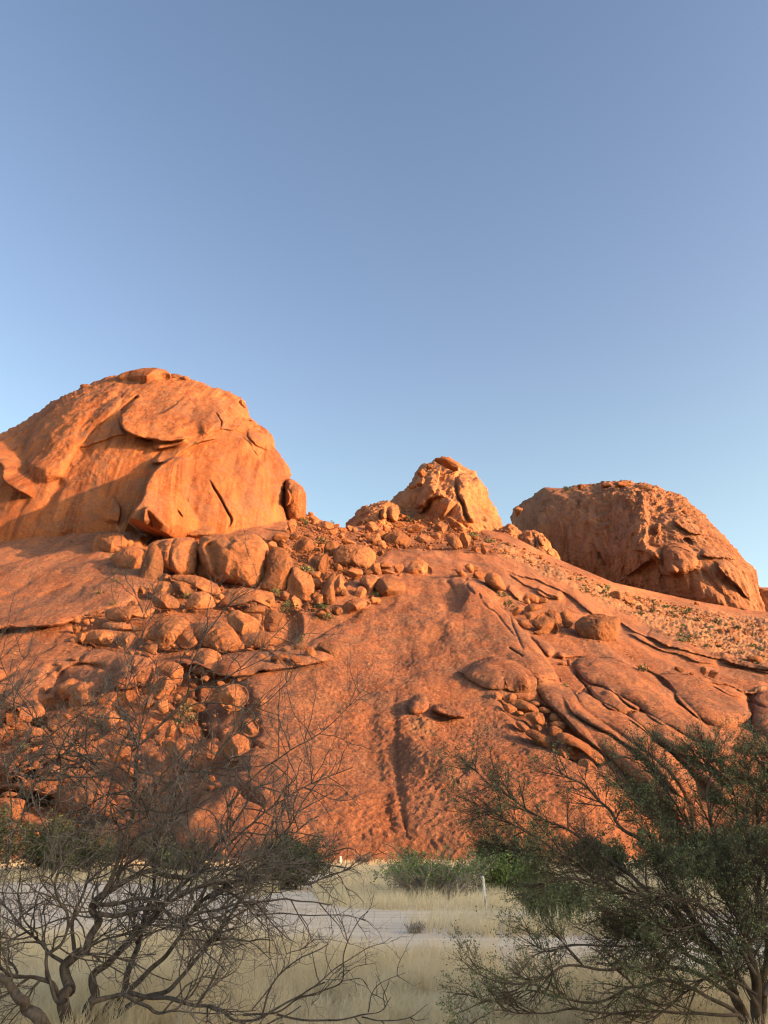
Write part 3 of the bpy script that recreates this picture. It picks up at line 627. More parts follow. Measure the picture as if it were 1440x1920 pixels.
# right dome
rp = Z('c', [(165, 345), (168, 285), (190, 245), (250, 213), (300, 172), (350, 152), (430, 158), (500, 137), (560, 147), (630, 127), (700, 124), (740, 126), (780, 142), (830, 131), (870, 160), (920, 180), (1000, 205), (1050, 250), (1110, 300), (1150, 350), (1200, 400), (1230, 430), (1270, 478), (1310, 520), (1350, 560), (1362, 600), (1370, 660), (1400, 740), (1430, 830), (1300, 860), (900, 800), (600, 720), (380, 600), (200, 500)])
rd_f = [('step', Z('N', [(130, 0), (160, 250), (190, 520), (160, 650), (280, 760), (330, 880)]), 9, 90, {'soft': 8}), ('lobe', Z('N', [(320, 780), (350, 680), (470, 650), (600, 680), (690, 760), (690, 900), (600, 980), (400, 970), (360, 900)]), 8, 26), ('step', Z('N', [(860, 830), (920, 930), (1040, 1040), (1150, 1150), (1230, 1250)])[::-1], -8, 40), ('step', Z('N', [(420, 430), (560, 520), (640, 560), (780, 580)])[::-1], -5, 26),
        ('step', Z('N', [(480, 300), (560, 340), (650, 330), (720, 400), (820, 520)])[::-1], 6, 26), ('lobe', Z('N', [(525, 620), (590, 590), (650, 640), (650, 690), (560, 650)]), -5, 8), ('lobe', Z('N', [(250, 500), (280, 450), (330, 470), (300, 560), (250, 560)]), 5, 8), ('step', Z('N', [(700, 770), (820, 800), (980, 810), (1110, 830)])[::-1], -6, 20), ('lobe', Z('N', [(380, 940), (430, 860), (510, 920), (500, 975), (400, 970)]), 5, 8),
        ('groove', Z('M', [(730, 140), (720, 260)]), 5, 5), ('groove', Z('M', [(890, 640), (940, 780)]), 4, 6), ('step', Z('M', [(980, 140), (1100, 160), (1220, 190)]), 4, 16), ('step', Z('M', [(110, 340), (220, 260), (330, 160), (430, 90)])[::-1], -4, 14), ('groove', Z('M', [(150, 360), (260, 280), (340, 200)]), 4, 7), ('step', Z('M', [(300, 470), (390, 330), (450, 200)]), 3, 40), ('groove', Z('M', [(820, 560), (880, 640), (900, 740)]), 3, 7),
        ('step', Z('N', [(0, 720), (200, 760), (300, 900), (360, 980), (580, 990)])[::-1], -3, 40), ('groove', Z('N', [(700, 900), (860, 1080), (1050, 1300)]), 4, 12)]
def rdome_fine(V):
    return fbm(V * 0.05, 4, 83) * 1.3 + ridged(V * np.array([.16, .16, .035]), 4, 39) * 1.3 + ridged(V * .4, 3, 14) * .4 + ridged(V * .12, 3, 33) * .35
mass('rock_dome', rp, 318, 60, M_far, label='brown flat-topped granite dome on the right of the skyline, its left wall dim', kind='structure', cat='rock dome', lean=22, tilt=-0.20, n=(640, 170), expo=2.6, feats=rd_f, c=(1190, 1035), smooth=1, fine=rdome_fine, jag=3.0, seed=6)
mass('rock_outcrop', Z('D', [(860, 660), (880, 600), (960, 575), (1030, 600), (1055, 700), (1020, 770), (930, 770)]), 282, 12, M_peak, label='cluster of upright fractured ribs of rock right beside the foot of the pointed peak', cat='rock outcrop', lean=6, n=(150, 44), smooth=1, fine=crag_fine, jag=2.5, seed=12,
     feats=[('groove', Z('D', [(920, 600), (900, 680), (930, 750)]), 4, 4), ('groove', Z('D', [(960, 600), (955, 700), (975, 750)]), 4, 4), ('groove', Z('D', [(1000, 640), (1000, 740)]), 4, 4)])
mass('rock_outcrop', Z('D', [(1040, 700), (1060, 640), (1150, 608), (1230, 650), (1290, 735), (1350, 800), (1385, 900), (1340, 935), (1230, 900), (1120, 800)]), 276, 14, M_peak, label='knobbly outcrop in front of the left end of the brown flat-topped dome', cat='rock outcrop', lean=10, n=(190, 56), smooth=1, fine=crag_fine, jag=2.2, seed=14,
     feats=[('groove', Z('D', [(1100, 640), (1110, 760)]), 4, 5), ('lobe', Z('D', [(1200, 660), (1250, 680), (1290, 740), (1230, 740)]), 5, 8), ('lobe', Z('D', [(1290, 740), (1345, 800), (1330, 830), (1280, 790)]), 4, 7), ('groove', Z('D', [(1160, 640), (1190, 700), (1180, 800)]), 4, 5)])
mass('rock_outcrop', [(1398, 1175), (1408, 1112), (1416, 1098), (1432, 1104), (1450, 1102), (1540, 1085), (1640, 1120), (1640, 1180)], 345, 20, M_peak, label='low reddish outcrop cut by the right edge below the brown dome', cat='rock outcrop', lean=6, n=(140, 40), smooth=1, fine=crag_fine, seed=16)
mass('rock_pillar', Z('b', [(345, 345), (345, 260), (352, 168), (372, 155), (400, 165), (438, 200), (443, 300), (425, 350), (380, 370)]), 240, 12, M_dome, label='upright split pillar leaning against the right side of the huge left dome', cat='rock', lean=3, n=(110, 36), expo=3, smooth=1, seed=18,
     feats=[('step', Z('b', [(352, 190), (372, 240), (350, 290)]), 5, 14)])
mass('boulder', Z('a', [(528, 112), (545, 96), (600, 80), (730, 72), (768, 96), (772, 122), (700, 150), (620, 172), (560, 150)]), 247, 12, M_dome, label='long flat summit block capping the huge left dome', cat='boulder', n=(110, 30), expo=3.5, seed=20, facet=.5, smooth=1, amp=.5)


# ---------------------------------------------------------------- boulders traced one by one
def traced(zk, poly, label, facet=0.45, tk=0.45, seed=None, feats=(), sink=0.35, cat='boulder', group=None, m=None, name='boulder', leank=0.55, expo=2.4, res=(84, 26), dD=0.0, smooth=2):
    global _ts
    P = np.array(Z(zk, poly)); w_ = np.ptp(P[:, 0]); h_ = np.ptp(P[:, 1]); cx = P[:, 0].mean(); yb = P[:, 1].max()
    cxx = P[P[:, 1] > yb - .3 * h_, 0].mean(); Ds = slope_D(cxx, yb - .06 * h_); k = mpp(cx, yb, Ds); T = tk * min(w_, h_ * 1.5) * k
    _ts += 1
    return mass(name, P, Ds - sink * T + dD, T, m or M_boul, label=label, cat=cat, group=group, lean=leank * h_ * k * .8, n=res, expo=expo, seed=seed or _ts * 3 + 1, facet=facet, feats=feats, smooth=1 if facet >= .3 else smooth)
_ts = 30
BIG = (150, 44)
traced('A', [(520, 770), (560, 640), (610, 500), (650, 380), (720, 330), (800, 420), (800, 620), (780, 780), (660, 820), (590, 800)], 'rough rock buttress at the shaded left end of the big boulder wall', name='boulder', res=BIG, facet=.6, dD=4)
traced('A', [(650, 400), (670, 330), (750, 298), (830, 280), (1000, 275), (1110, 268), (1162, 320), (1187, 380), (1155, 520), (1125, 645), (1060, 664), (960, 657), (900, 612), (820, 592), (785, 562), (690, 547), (655, 490)],
       'large boulder with upright folds, left half of the big boulder wall below the huge dome', res=BIG, facet=.15, expo=3, tk=.5, feats=[('groove', Z('A', [(830, 270), (740, 370), (715, 450), (712, 560)]), 3.0, 13), ('groove', Z('A', [(935, 270), (885, 400), (870, 600)]), 1.2, 6)])
traced('A', [(1130, 350), (1200, 330), (1270, 420), (1290, 560), (1330, 640), (1440, 700), (1440, 770), (1290, 700), (1130, 650)], 'dark rock wedged in the gap between the two largest boulders', res=(60, 20), dD=7)
traced('B', [(-145, 262), (0, 243), (60, 233), (200, 222), (380, 222), (500, 290), (562, 360), (562, 470), (542, 600), (520, 690), (430, 800), (370, 785), (250, 742), (130, 722), (30, 702), (-50, 642), (-110, 560), (-140, 400)],
       'largest smooth boulder with a shaded hollow on its left, middle of the boulder wall', res=BIG, facet=.1, expo=3, tk=.5, feats=[('groove', Z('B', [(-60, 300), (0, 420), (40, 560), (60, 700)]), 4.5, 24)])
traced('A', [(790, 262), (800, 222), (900, 175), (1050, 145), (1180, 138), (1300, 163), (1350, 200), (1335, 242), (1200, 262), (1100, 268), (980, 266), (870, 280)], 'domed cap slab lying on top of the big boulder wall', res=BIG, facet=0, tk=.9, dD=3)
traced('B', [(556, 450), (600, 390), (660, 366), (740, 383), (792, 460), (822, 520), (812, 620), (782, 700), (757, 835), (650, 832), (540, 812), (475, 785), (540, 672), (556, 560)], 'tall egg-shaped boulder leaning on the right of the largest smooth boulder', res=BIG, facet=.15, expo=2.8)
traced('B', [(830, 553), (900, 600), (980, 653), (1012, 665), (1057, 800), (1012, 900), (950, 922), (860, 884), (788, 862), (763, 760), (800, 650)], 'smooth triangular boulder at the right end of the boulder wall, its lower right in shade', res=BIG, facet=.35)
traced('B', [(60, 965), (120, 860), (140, 800), (330, 788), (480, 813), (600, 828), (642, 870), (642, 970), (600, 1002), (520, 962), (380, 925), (250, 985)], 'low broad block supporting the largest smooth boulder', res=BIG, facet=.4)
traced('A', [(880, 690), (890, 655), (1100, 650), (1250, 700), (1392, 770), (1390, 850), (1330, 880), (1200, 830), (1100, 790), (980, 720)], 'sloping plate of rock under the left large boulder', facet=.3, tk=.7)
traced('A', [(262, 485), (340, 400), (450, 360), (560, 358), (645, 420), (610, 560), (545, 615), (440, 625), (330, 575)], 'dark shaded round boulder left of the boulder wall', m=M_boul, facet=.1)
traced('A', [(60, 385), (90, 270), (180, 225), (390, 222), (402, 270), (440, 300), (420, 372), (370, 362), (330, 425), (200, 445), (68, 435)], 'squat block with a bright top edge just under the dark shadow of the dome', res=(100, 30), facet=.3, tk=.6)
traced('A', [(370, 350), (380, 320), (440, 285), (480, 285), (515, 325), (490, 350), (430, 365)], 'small orange wedge beside the squat block below the dome shadow', tk=.6)
traced('A', [(676, 880), (730, 850), (800, 823), (900, 870), (962, 930), (977, 988), (940, 1003), (840, 1005), (730, 992), (688, 930)], 'oval boulder with a shaded grey face and a bright rim, below the boulder wall', res=(100, 30), facet=.3)
traced('A', [(1028, 985), (1080, 860), (1150, 828), (1250, 838), (1332, 890), (1352, 992), (1200, 1008), (1090, 1012)], 'wide lumpy boulder on the ledge with a dark notch in its left side', res=(100, 30), facet=.3)
traced('A', [(1145, 840), (1165, 785), (1215, 772), (1260, 800), (1285, 850), (1215, 860)], 'small round boulder perched behind the wide lumpy one')
traced('A', [(690, 800), (715, 740), (780, 718), (880, 728), (907, 790), (890, 860), (800, 850), (720, 850)], 'rounded rock behind the oval shaded boulder')
traced('A', [(752, 700), (790, 640), (830, 630), (890, 690), (880, 725), (800, 722)], 'small jagged rock under the folds of the left large boulder', facet=.6)
traced('A', [(545, 805), (595, 757), (650, 810), (620, 855), (555, 850)], 'bright triangular stone at the foot of the shaded rock column', facet=.6)
traced('A', [(905, 840), (910, 760), (930, 718), (1000, 718), (1150, 788), (1152, 822), (1080, 855), (1010, 885), (930, 885)], 'cracked angular rock between the oval boulder and the lumpy one', facet=.6)
traced('E', [(830, 445), (840, 390), (930, 348), (1030, 338), (1200, 350), (1285, 362), (1190, 425), (1130, 492), (1040, 488), (940, 472), (860, 485)], 'long flat-topped block lying on the left slope beside a square companion', facet=.55, res=(100, 30), tk=.6)
traced('E', [(1195, 425), (1250, 368), (1330, 358), (1400, 388), (1424, 432), (1330, 522), (1270, 548), (1208, 480)], 'square-edged boulder touching the right end of the long flat-topped block', facet=.6)
traced('A', [(200, 1030), (300, 990), (470, 983), (600, 988), (735, 1000), (690, 1062), (640, 1112), (500, 1082), (430, 1155), (280, 1135), (208, 1090)], 'broad ledge block with rounded shadows along its underside', facet=.2, tk=.8, res=(100, 30))
traced('A', [(165, 1190), (220, 1128), (400, 1160), (600, 1190), (605, 1243), (400, 1240), (200, 1220)], 'thin tilted plate below the broad ledge block', facet=.1, tk=.8)
traced('A', [(610, 1300), (680, 1200), (770, 1125), (870, 1080), (950, 1090), (1105, 1150), (1010, 1240), (930, 1340), (880, 1440), (780, 1430), (700, 1350)], 'big leaning slab with a dark undercut, centre of the left boulder field', facet=.4, res=(100, 30))
traced('A', [(940, 1330), (1010, 1240), (1080, 1230), (1130, 1290), (1170, 1360), (1100, 1410), (1010, 1415)], 'round-shouldered rock against the leaning slab', facet=.4)
traced('B', [(125, 1085), (240, 1008), (320, 1060), (430, 1100), (522, 1200), (515, 1245), (400, 1255), (260, 1295), (180, 1185)], 'large pale boulder with a flat sunlit face above two slabs', facet=.35, res=(100, 30))
traced('B', [(-195, 1190), (-60, 1158), (60, 1138), (160, 1178), (250, 1300), (335, 1400), (220, 1455), (60, 1445), (-40, 1405), (-120, 1385), (-195, 1280)], 'very large smooth orange slab-sided boulder split by a diagonal crack', facet=.3, res=BIG)
traced('B', [(255, 1290), (420, 1248), (560, 1248), (735, 1248), (705, 1340), (620, 1395), (450, 1405), (325, 1400)], 'wide low sunlit block under the boulder with dark markings', facet=.3, res=(100, 30))
traced('B', [(528, 1120), (558, 1050), (620, 1018), (700, 1048), (737, 1130), (705, 1225), (620, 1252), (530, 1235)], 'upright rounded boulder with a faint dark scribble on its face', facet=.1, feats=[('groove', Z('B', [(560, 1160), (600, 1150), (640, 1165)]), .3, 2.5)])
traced('B', [(425, 1060), (512, 1058), (518, 1200), (500, 1215), (440, 1130)], 'narrow upright rock squeezed beside the rounded boulder with scribble')
traced('B', [(315, 1015), (400, 978), (520, 968), (545, 1040), (430, 1050), (330, 1048)], 'flat capstone set across the narrow upright rock', facet=.1)
traced('B', [(1048, 1480), (1082, 1400), (1108, 1350), (1200, 1358), (1282, 1380), (1314, 1430), (1292, 1500), (1222, 1555), (1120, 1545)], 'golden lumpy boulder at the right end of the stones on the smooth slab', facet=.5, res=(100, 30))
# the chute right of the huge dome
traced('C', [(363, 700), (388, 610), (450, 563), (600, 558), (720, 578), (782, 640), (792, 720), (762, 780), (722, 805), (560, 785), (430, 772), (368, 750)], 'largest rounded boulder in the chute, half in shade with an undercut base', facet=.15, res=BIG, expo=2.8)
traced('C', [(1105, 855), (1150, 750), (1250, 698), (1382, 790), (1392, 872), (1300, 882), (1200, 872)], 'dark pyramid-shaped boulder standing alone on the slab crest', facet=.7, smooth=1)
traced('C', [(88, 725), (160, 648), (230, 678), (270, 653), (307, 670), (307, 800), (270, 868), (200, 842), (105, 765)], 'jagged-topped boulder above a green bush in the chute', facet=.5)
traced('C', [(-10, 490), (80, 473), (140, 520), (172, 600), (100, 642), (0, 655), (-60, 600)], 'peaked boulder with a dark base near the right foot of the huge dome', facet=.4)
traced('C', [(182, 385), (250, 308), (350, 338), (362, 400), (280, 408)], 'broad boulder on the skyline between the huge dome and the gap', facet=.3)
traced('C', [(125, 345), (160, 275), (235, 300), (165, 358)], 'sloping boulder at the skyline touching the dome foot', facet=.4)
traced('C', [(678, 385), (730, 318), (832, 328), (834, 390), (760, 432), (688, 428)], 'boxy sunlit boulder below the skyline outcrop', facet=.5)
traced('C', [(885, 470), (960, 418), (1080, 438), (1152, 490), (1220, 562), (1100, 580), (960, 565), (895, 525)], 'broad flat sunlit boulder above the left end of the smooth slab crest', facet=.4, res=(100, 30), tk=.6)
traced('C', [(338, 1025), (388, 880), (440, 858), (492, 940), (452, 980), (502, 1010), (430, 1062), (368, 1085)], 'craggy pale-patched rock in the lower chute', facet=.5)
traced('C', [(568, 1115), (600, 1010), (650, 988), (702, 1020), (702, 1080), (660, 1125)], 'shaded oblong boulder tilted in the lower chute')
traced('C', [(610, 935), (720, 878), (855, 878), (785, 990), (745, 1095), (705, 1095), (700, 1015)], 'tilted slab with a bright right edge in the lower chute', facet=.4, tk=.6)
traced('C', [(438, 1215), (520, 1138), (640, 1128), (742, 1148), (744, 1190), (600, 1245), (470, 1310)], 'low wedge with a sunlit tip where the chute meets the slab', facet=.5, tk=.7)
traced('C', [(205, 1085), (330, 860), (400, 850), (345, 1000), (385, 1120), (350, 1195), (260, 1185)], 'long reddish slab tilted down the chute', facet=.2, tk=.7)
traced('C', [(775, 985), (850, 900), (1060, 918), (1115, 1050), (1000, 1105), (880, 1125), (795, 1065)], 'flat shaded plate of bedrock under the pyramid-shaped boulder', facet=.2, tk=1.1)
# below the pointed peak
traced('D', [(436, 640), (480, 623), (542, 670), (572, 730), (552, 772), (480, 752), (438, 700)], 'tall tilted boulder standing above the slab crest under the pointed peak', facet=.2)
traced('D', [(318, 585), (380, 528), (442, 518), (472, 600), (400, 640), (340, 620)], 'pointed pale boulder left of the tall tilted boulder under the peak', facet=.6)
traced('D', [(165, 685), (220, 628), (312, 658), (334, 700), (230, 715)], 'dark cracked block under the left foot of the peak', facet=.5)
traced('D', [(755, 1015), (800, 958), (870, 968), (922, 1050), (938, 1115), (860, 1118), (795, 1065)], 'smooth egg-like hump on the slab right of two small round stones', facet=0, tk=.8)
# on the right-hand slab
traced('H', [(848, 440), (900, 388), (1000, 348), (1100, 343), (1200, 368), (1242, 366), (1260, 430), (1242, 520), (1182, 602), (1110, 613), (1020, 592), (930, 562), (868, 502)], 'huge round boulder resting alone on the right slab, sunlit on its right', facet=.12, res=BIG, expo=2.3, tk=.5, sink=.5,
       feats=[('groove', Z('H', [(1040, 400), (1050, 430)]), .8, 4), ('groove', Z('H', [(1130, 370), (1190, 380), (1230, 370)]), 1.2, 4)])
traced('H', [(455, 425), (520, 370), (600, 312), (650, 370), (692, 430), (708, 492), (662, 550), (560, 515), (490, 465)], 'leaning wedge boulder in the group left of the huge round one', facet=.6, res=(100, 30))
traced('H', [(600, 298), (680, 308), (732, 370), (732, 455), (700, 485), (640, 390)], 'split rock behind the leaning wedge boulder', facet=.6)
traced('H', [(712, 340), (760, 308), (822, 338), (852, 410), (812, 468), (750, 455)], 'rounded upright boulder between the split rock and the huge round one', facet=.25)
traced('H', [(398, 260), (560, 248), (562, 292), (450, 325), (400, 345)], 'flat-topped shaded block at the back of the right-hand group', facet=.4)
# stones in the gully on the nose
traced('I', [(128, 170), (150, 100), (185, 88), (225, 140), (222, 182), (180, 180), (150, 196)], 'lone heart-shaped stone at the top of the gully of stones', facet=.4)
traced('I', [(235, 170), (290, 120), (350, 110), (390, 160), (330, 210), (280, 215)], 'squarish stone second from the top of the gully of stones', facet=.4)
traced('I', [(298, 200), (400, 168), (480, 200), (560, 240), (622, 290), (600, 322), (480, 315), (380, 272)], 'flat broad slab lying across the gully of stones', facet=.3, tk=.6)
traced('I', [(238, 240), (270, 215), (340, 235), (392, 280), (360, 330), (290, 310), (250, 285)], 'rounded block at the shaded left edge of the gully of stones', facet=.3)
traced('I', [(355, 320), (395, 285), (462, 315), (430, 355)], 'small block wedged under the flat slab in the gully of stones')
traced('I', [(438, 340), (500, 308), (640, 308), (672, 370), (667, 422), (640, 443), (540, 412)], 'large pointed block below the flat slab in the gully of stones', facet=.45)
traced('I', [(358, 410), (400, 395), (470, 430), (520, 480), (470, 520), (410, 470)], 'long rounded stone with a dark shadow trailing to its left in the gully', facet=.15)
traced('I', [(468, 530), (510, 483), (570, 488), (690, 560), (742, 610), (758, 700), (735, 718), (640, 662), (520, 572)], 'longest low stone on the outer edge of the gully of stones', facet=.15, res=(100, 30))
traced('I', [(565, 450), (605, 430), (648, 480), (610, 512)], 'small bright stone in the middle of the gully of stones')
traced('I', [(505, 205), (550, 185), (620, 205), (628, 245), (560, 240)], 'oval stone under the rim at the upper right of the gully', facet=.1)
traced('I', [(600, 270), (650, 245), (742, 290), (735, 325), (660, 320)], 'pointed oval stone against the rock finger in the gully', facet=.2)
traced('I', [(718, 340), (770, 305), (845, 385), (850, 410), (780, 410), (725, 390)], 'triangular stone pressed against the smooth rock finger', facet=.3)
traced('I', [(718, 420), (780, 395), (870, 408), (893, 460), (870, 500), (820, 470), (740, 450)], 'brown lumpy stone on top of a round one in the gully', facet=.2)
traced('I', [(710, 500), (730, 450), (790, 445), (870, 510), (800, 540), (750, 562), (715, 535)], 'round pale stone under the brown lumpy one in the gully', facet=.1)
traced('I', [(798, 565), (828, 520), (920, 528), (1050, 600), (1150, 670), (1292, 780), (1303, 872), (1260, 880), (1150, 792), (1050, 705), (950, 645), (840, 625)], 'very long sausage-shaped rock lying along the gully behind the acacia', facet=.05, res=(120, 30), leank=.2)
traced('I', [(745, 640), (780, 592), (828, 640), (820, 690), (770, 698)], 'upright oval stone left of the pair of cracked stones in the gully')
traced('I', [(792, 705), (860, 668), (915, 720), (922, 790), (880, 800), (820, 750)], 'left one of the pair of cracked stones low in the gully', facet=.5)
traced('I', [(885, 650), (940, 630), (1030, 700), (1052, 770), (990, 815), (930, 780), (915, 700)], 'right one of the pair of cracked stones low in the gully', facet=.5)
traced('I', [(1005, 830), (1070, 780), (1160, 820), (1225, 900), (1220, 950), (1130, 940), (1040, 890)], 'lowest large stone of the gully, seen through the acacia tips', facet=.4)
# left slope
traced('E', [(573, 942), (650, 880), (750, 838), (810, 860), (885, 910), (780, 965), (700, 1060), (650, 1065), (600, 1012)], 'left half of a boulder split in two on the lower left slope', facet=.4, smooth=1)
traced('E', [(708, 1085), (760, 980), (870, 918), (992, 990), (988, 1035), (880, 1115), (750, 1175), (730, 1133)], 'right half of a boulder split in two on the lower left slope', facet=.4, smooth=1)
traced('E', [(520, 285), (540, 235), (610, 198), (690, 215), (695, 250), (600, 290)], 'oval grey boulder tucked under the ledge on the left slope', facet=.1)
traced('F', [(358, 255), (420, 208), (540, 198), (598, 270), (582, 375), (540, 415), (440, 315)], 'rounded boulder with a bright right rim behind the bare branches', facet=.3)
traced('F', [(298, 445), (330, 358), (420, 318), (500, 368), (533, 420), (480, 505), (440, 485), (360, 555)], 'faceted sunlit boulder below the one with the bright right rim', facet=.6)
traced('F', [(638, 205), (700, 88), (800, 68), (900, 108), (953, 200), (900, 315), (760, 325), (660, 285)], 'broad sunlit boulder crossed by the long thin branch', facet=.35)
traced('F', [(908, 455), (950, 398), (1080, 398), (1162, 430), (1184, 540), (1130, 605), (1040, 655), (950, 605), (908, 540)], 'largest boulder seen through the right part of the bare twigs', facet=.5)
traced('F', [(1208, 562), (1300, 498), (1365, 540), (1310, 600)], 'flattish stone right of the largest boulder behind the twigs', facet=.3)
traced('F', [(928, 885), (1040, 828), (1162, 880), (1204, 950), (1142, 1085), (1040, 1095), (960, 1022)], 'smooth block low behind the densest bare twigs', facet=.4)
traced('F', [(1112, 830), (1105, 740), (1200, 695), (1294, 810), (1205, 885)], 'faceted block above the smooth low one behind the twigs', facet=.6)
traced('F', [(555, 605), (620, 530), (705, 540), (705, 595)], 'small flat-faced rock in the dark hollow behind the twigs')
traced('G', [(328, 385), (430, 238), (520, 128), (640, 108), (800, 168), (902, 300), (860, 395), (700, 415), (560, 385), (440, 405), (350, 445)], 'large tilted slab with a grey shadow, far left behind the twigs', facet=.3, res=(100, 30), tk=.7)
traced('G', [(345, 495), (420, 438), (600, 398), (695, 420), (640, 485), (540, 505), (400, 525)], 'bright yellowish flake of rock under the large tilted slab', facet=.3, tk=.7)
traced('G', [(690, 470), (720, 410), (805, 470), (770, 530), (700, 520)], 'small reddish block right of the bright flake', facet=.5)
traced('G', [(-60, 650), (0, 618), (150, 598), (420, 550), (560, 520), (702, 560), (640, 645), (520, 705), (400, 705), (200, 675)], 'long rounded slab with a black gap beneath, lower left', facet=.2, res=(120, 30), tk=1.0)
traced('G', [(530, 725), (640, 618), (800, 568), (950, 598), (1152, 750), (1254, 900), (1200, 965), (800, 975), (650, 905)], 'big smooth slab just above the dark bush on the left', facet=.2, res=(120, 30), tk=.8)
traced('G', [(0, 715), (60, 685), (180, 700), (180, 735), (60, 745)], 'thin lens-shaped rock at the left edge under the black gap', facet=.1)
traced('G', [(295, 185), (380, 85), (445, 150), (370, 225), (320, 235)], 'small bright block beside a green tuft at the far left', facet=.6)
traced('G', [(-80, 790), (60, 750), (252, 760), (275, 850), (200, 965), (-40, 980)], 'pale slab in the lower left corner of the rocks', facet=.3, tk=.8)
# golden rock at the foot of the slope
o = mass('boulder', [(575, 1624), (577, 1590), (583, 1572), (596, 1567), (610, 1583), (626, 1596), (630, 1622)], 74, 1.6, M_boul, label='bright golden rock standing in the grass at the foot of the slope', cat='boulder', n=(80, 26), seed=333, facet=.4)

# ---------------------------------------------------------------- boulders copied from shapes
import bmesh
def ico(sub):
    bm = bmesh.new(); bmesh.ops.create_icosphere(bm, subdivisions=sub, radius=1.0)
    V = np.array([v.co[:] for v in bm.verts]); T = np.array([[v.index for v in f.verts] for f in bm.faces]); bm.free(); return V, T
def boulder_shape(V, seed, nf=11, sharp=9.0, rough=0.05):  # a ball cut by random planes, edges slightly worn
    r_ = np.random.default_rng(seed); Nn = r_.normal(size=(nf, 3)); Nn /= np.linalg.norm(Nn, axis=1, keepdims=True); dd = r_.uniform(0.62, 1.0, nf)
    k = np.clip(V @ Nn.T, 0.02, None) / dd; s = (k ** sharp).sum(1) ** (1 / sharp)
    rr = 1 / np.maximum(s, 0.68); rr *= 1 + rough * fbm(V * 1.7 + seed, 3, seed) * 2 + rough * .5 * ridged(V * 4 + seed, 2, seed + 1)
    P = V * rr[:, None]; lo, hi = P.min(0), P.max(0); return (P - (lo + hi) / 2) / (hi - lo)
V4, T4 = ico(5); V3, T3 = ico(4); V2, T2_ = ico(3)
protos = []
for k in range(16):
    P = boulder_shape(V3, 100 + k, nf=8 + k % 5, sharp=18 + 9 * (k % 4), rough=.045)
    me = mesh_np('boulder', P, None, T3); me.materials.append(M_boul); protos.append(me)
small = []
for k in range(12):
    P = boulder_shape(V2, 300 + k, nf=8 + k % 5, sharp=26, rough=.05); me = mesh_np('stone', P, None, T2_); me.materials.append(M_boul); small.append(me)

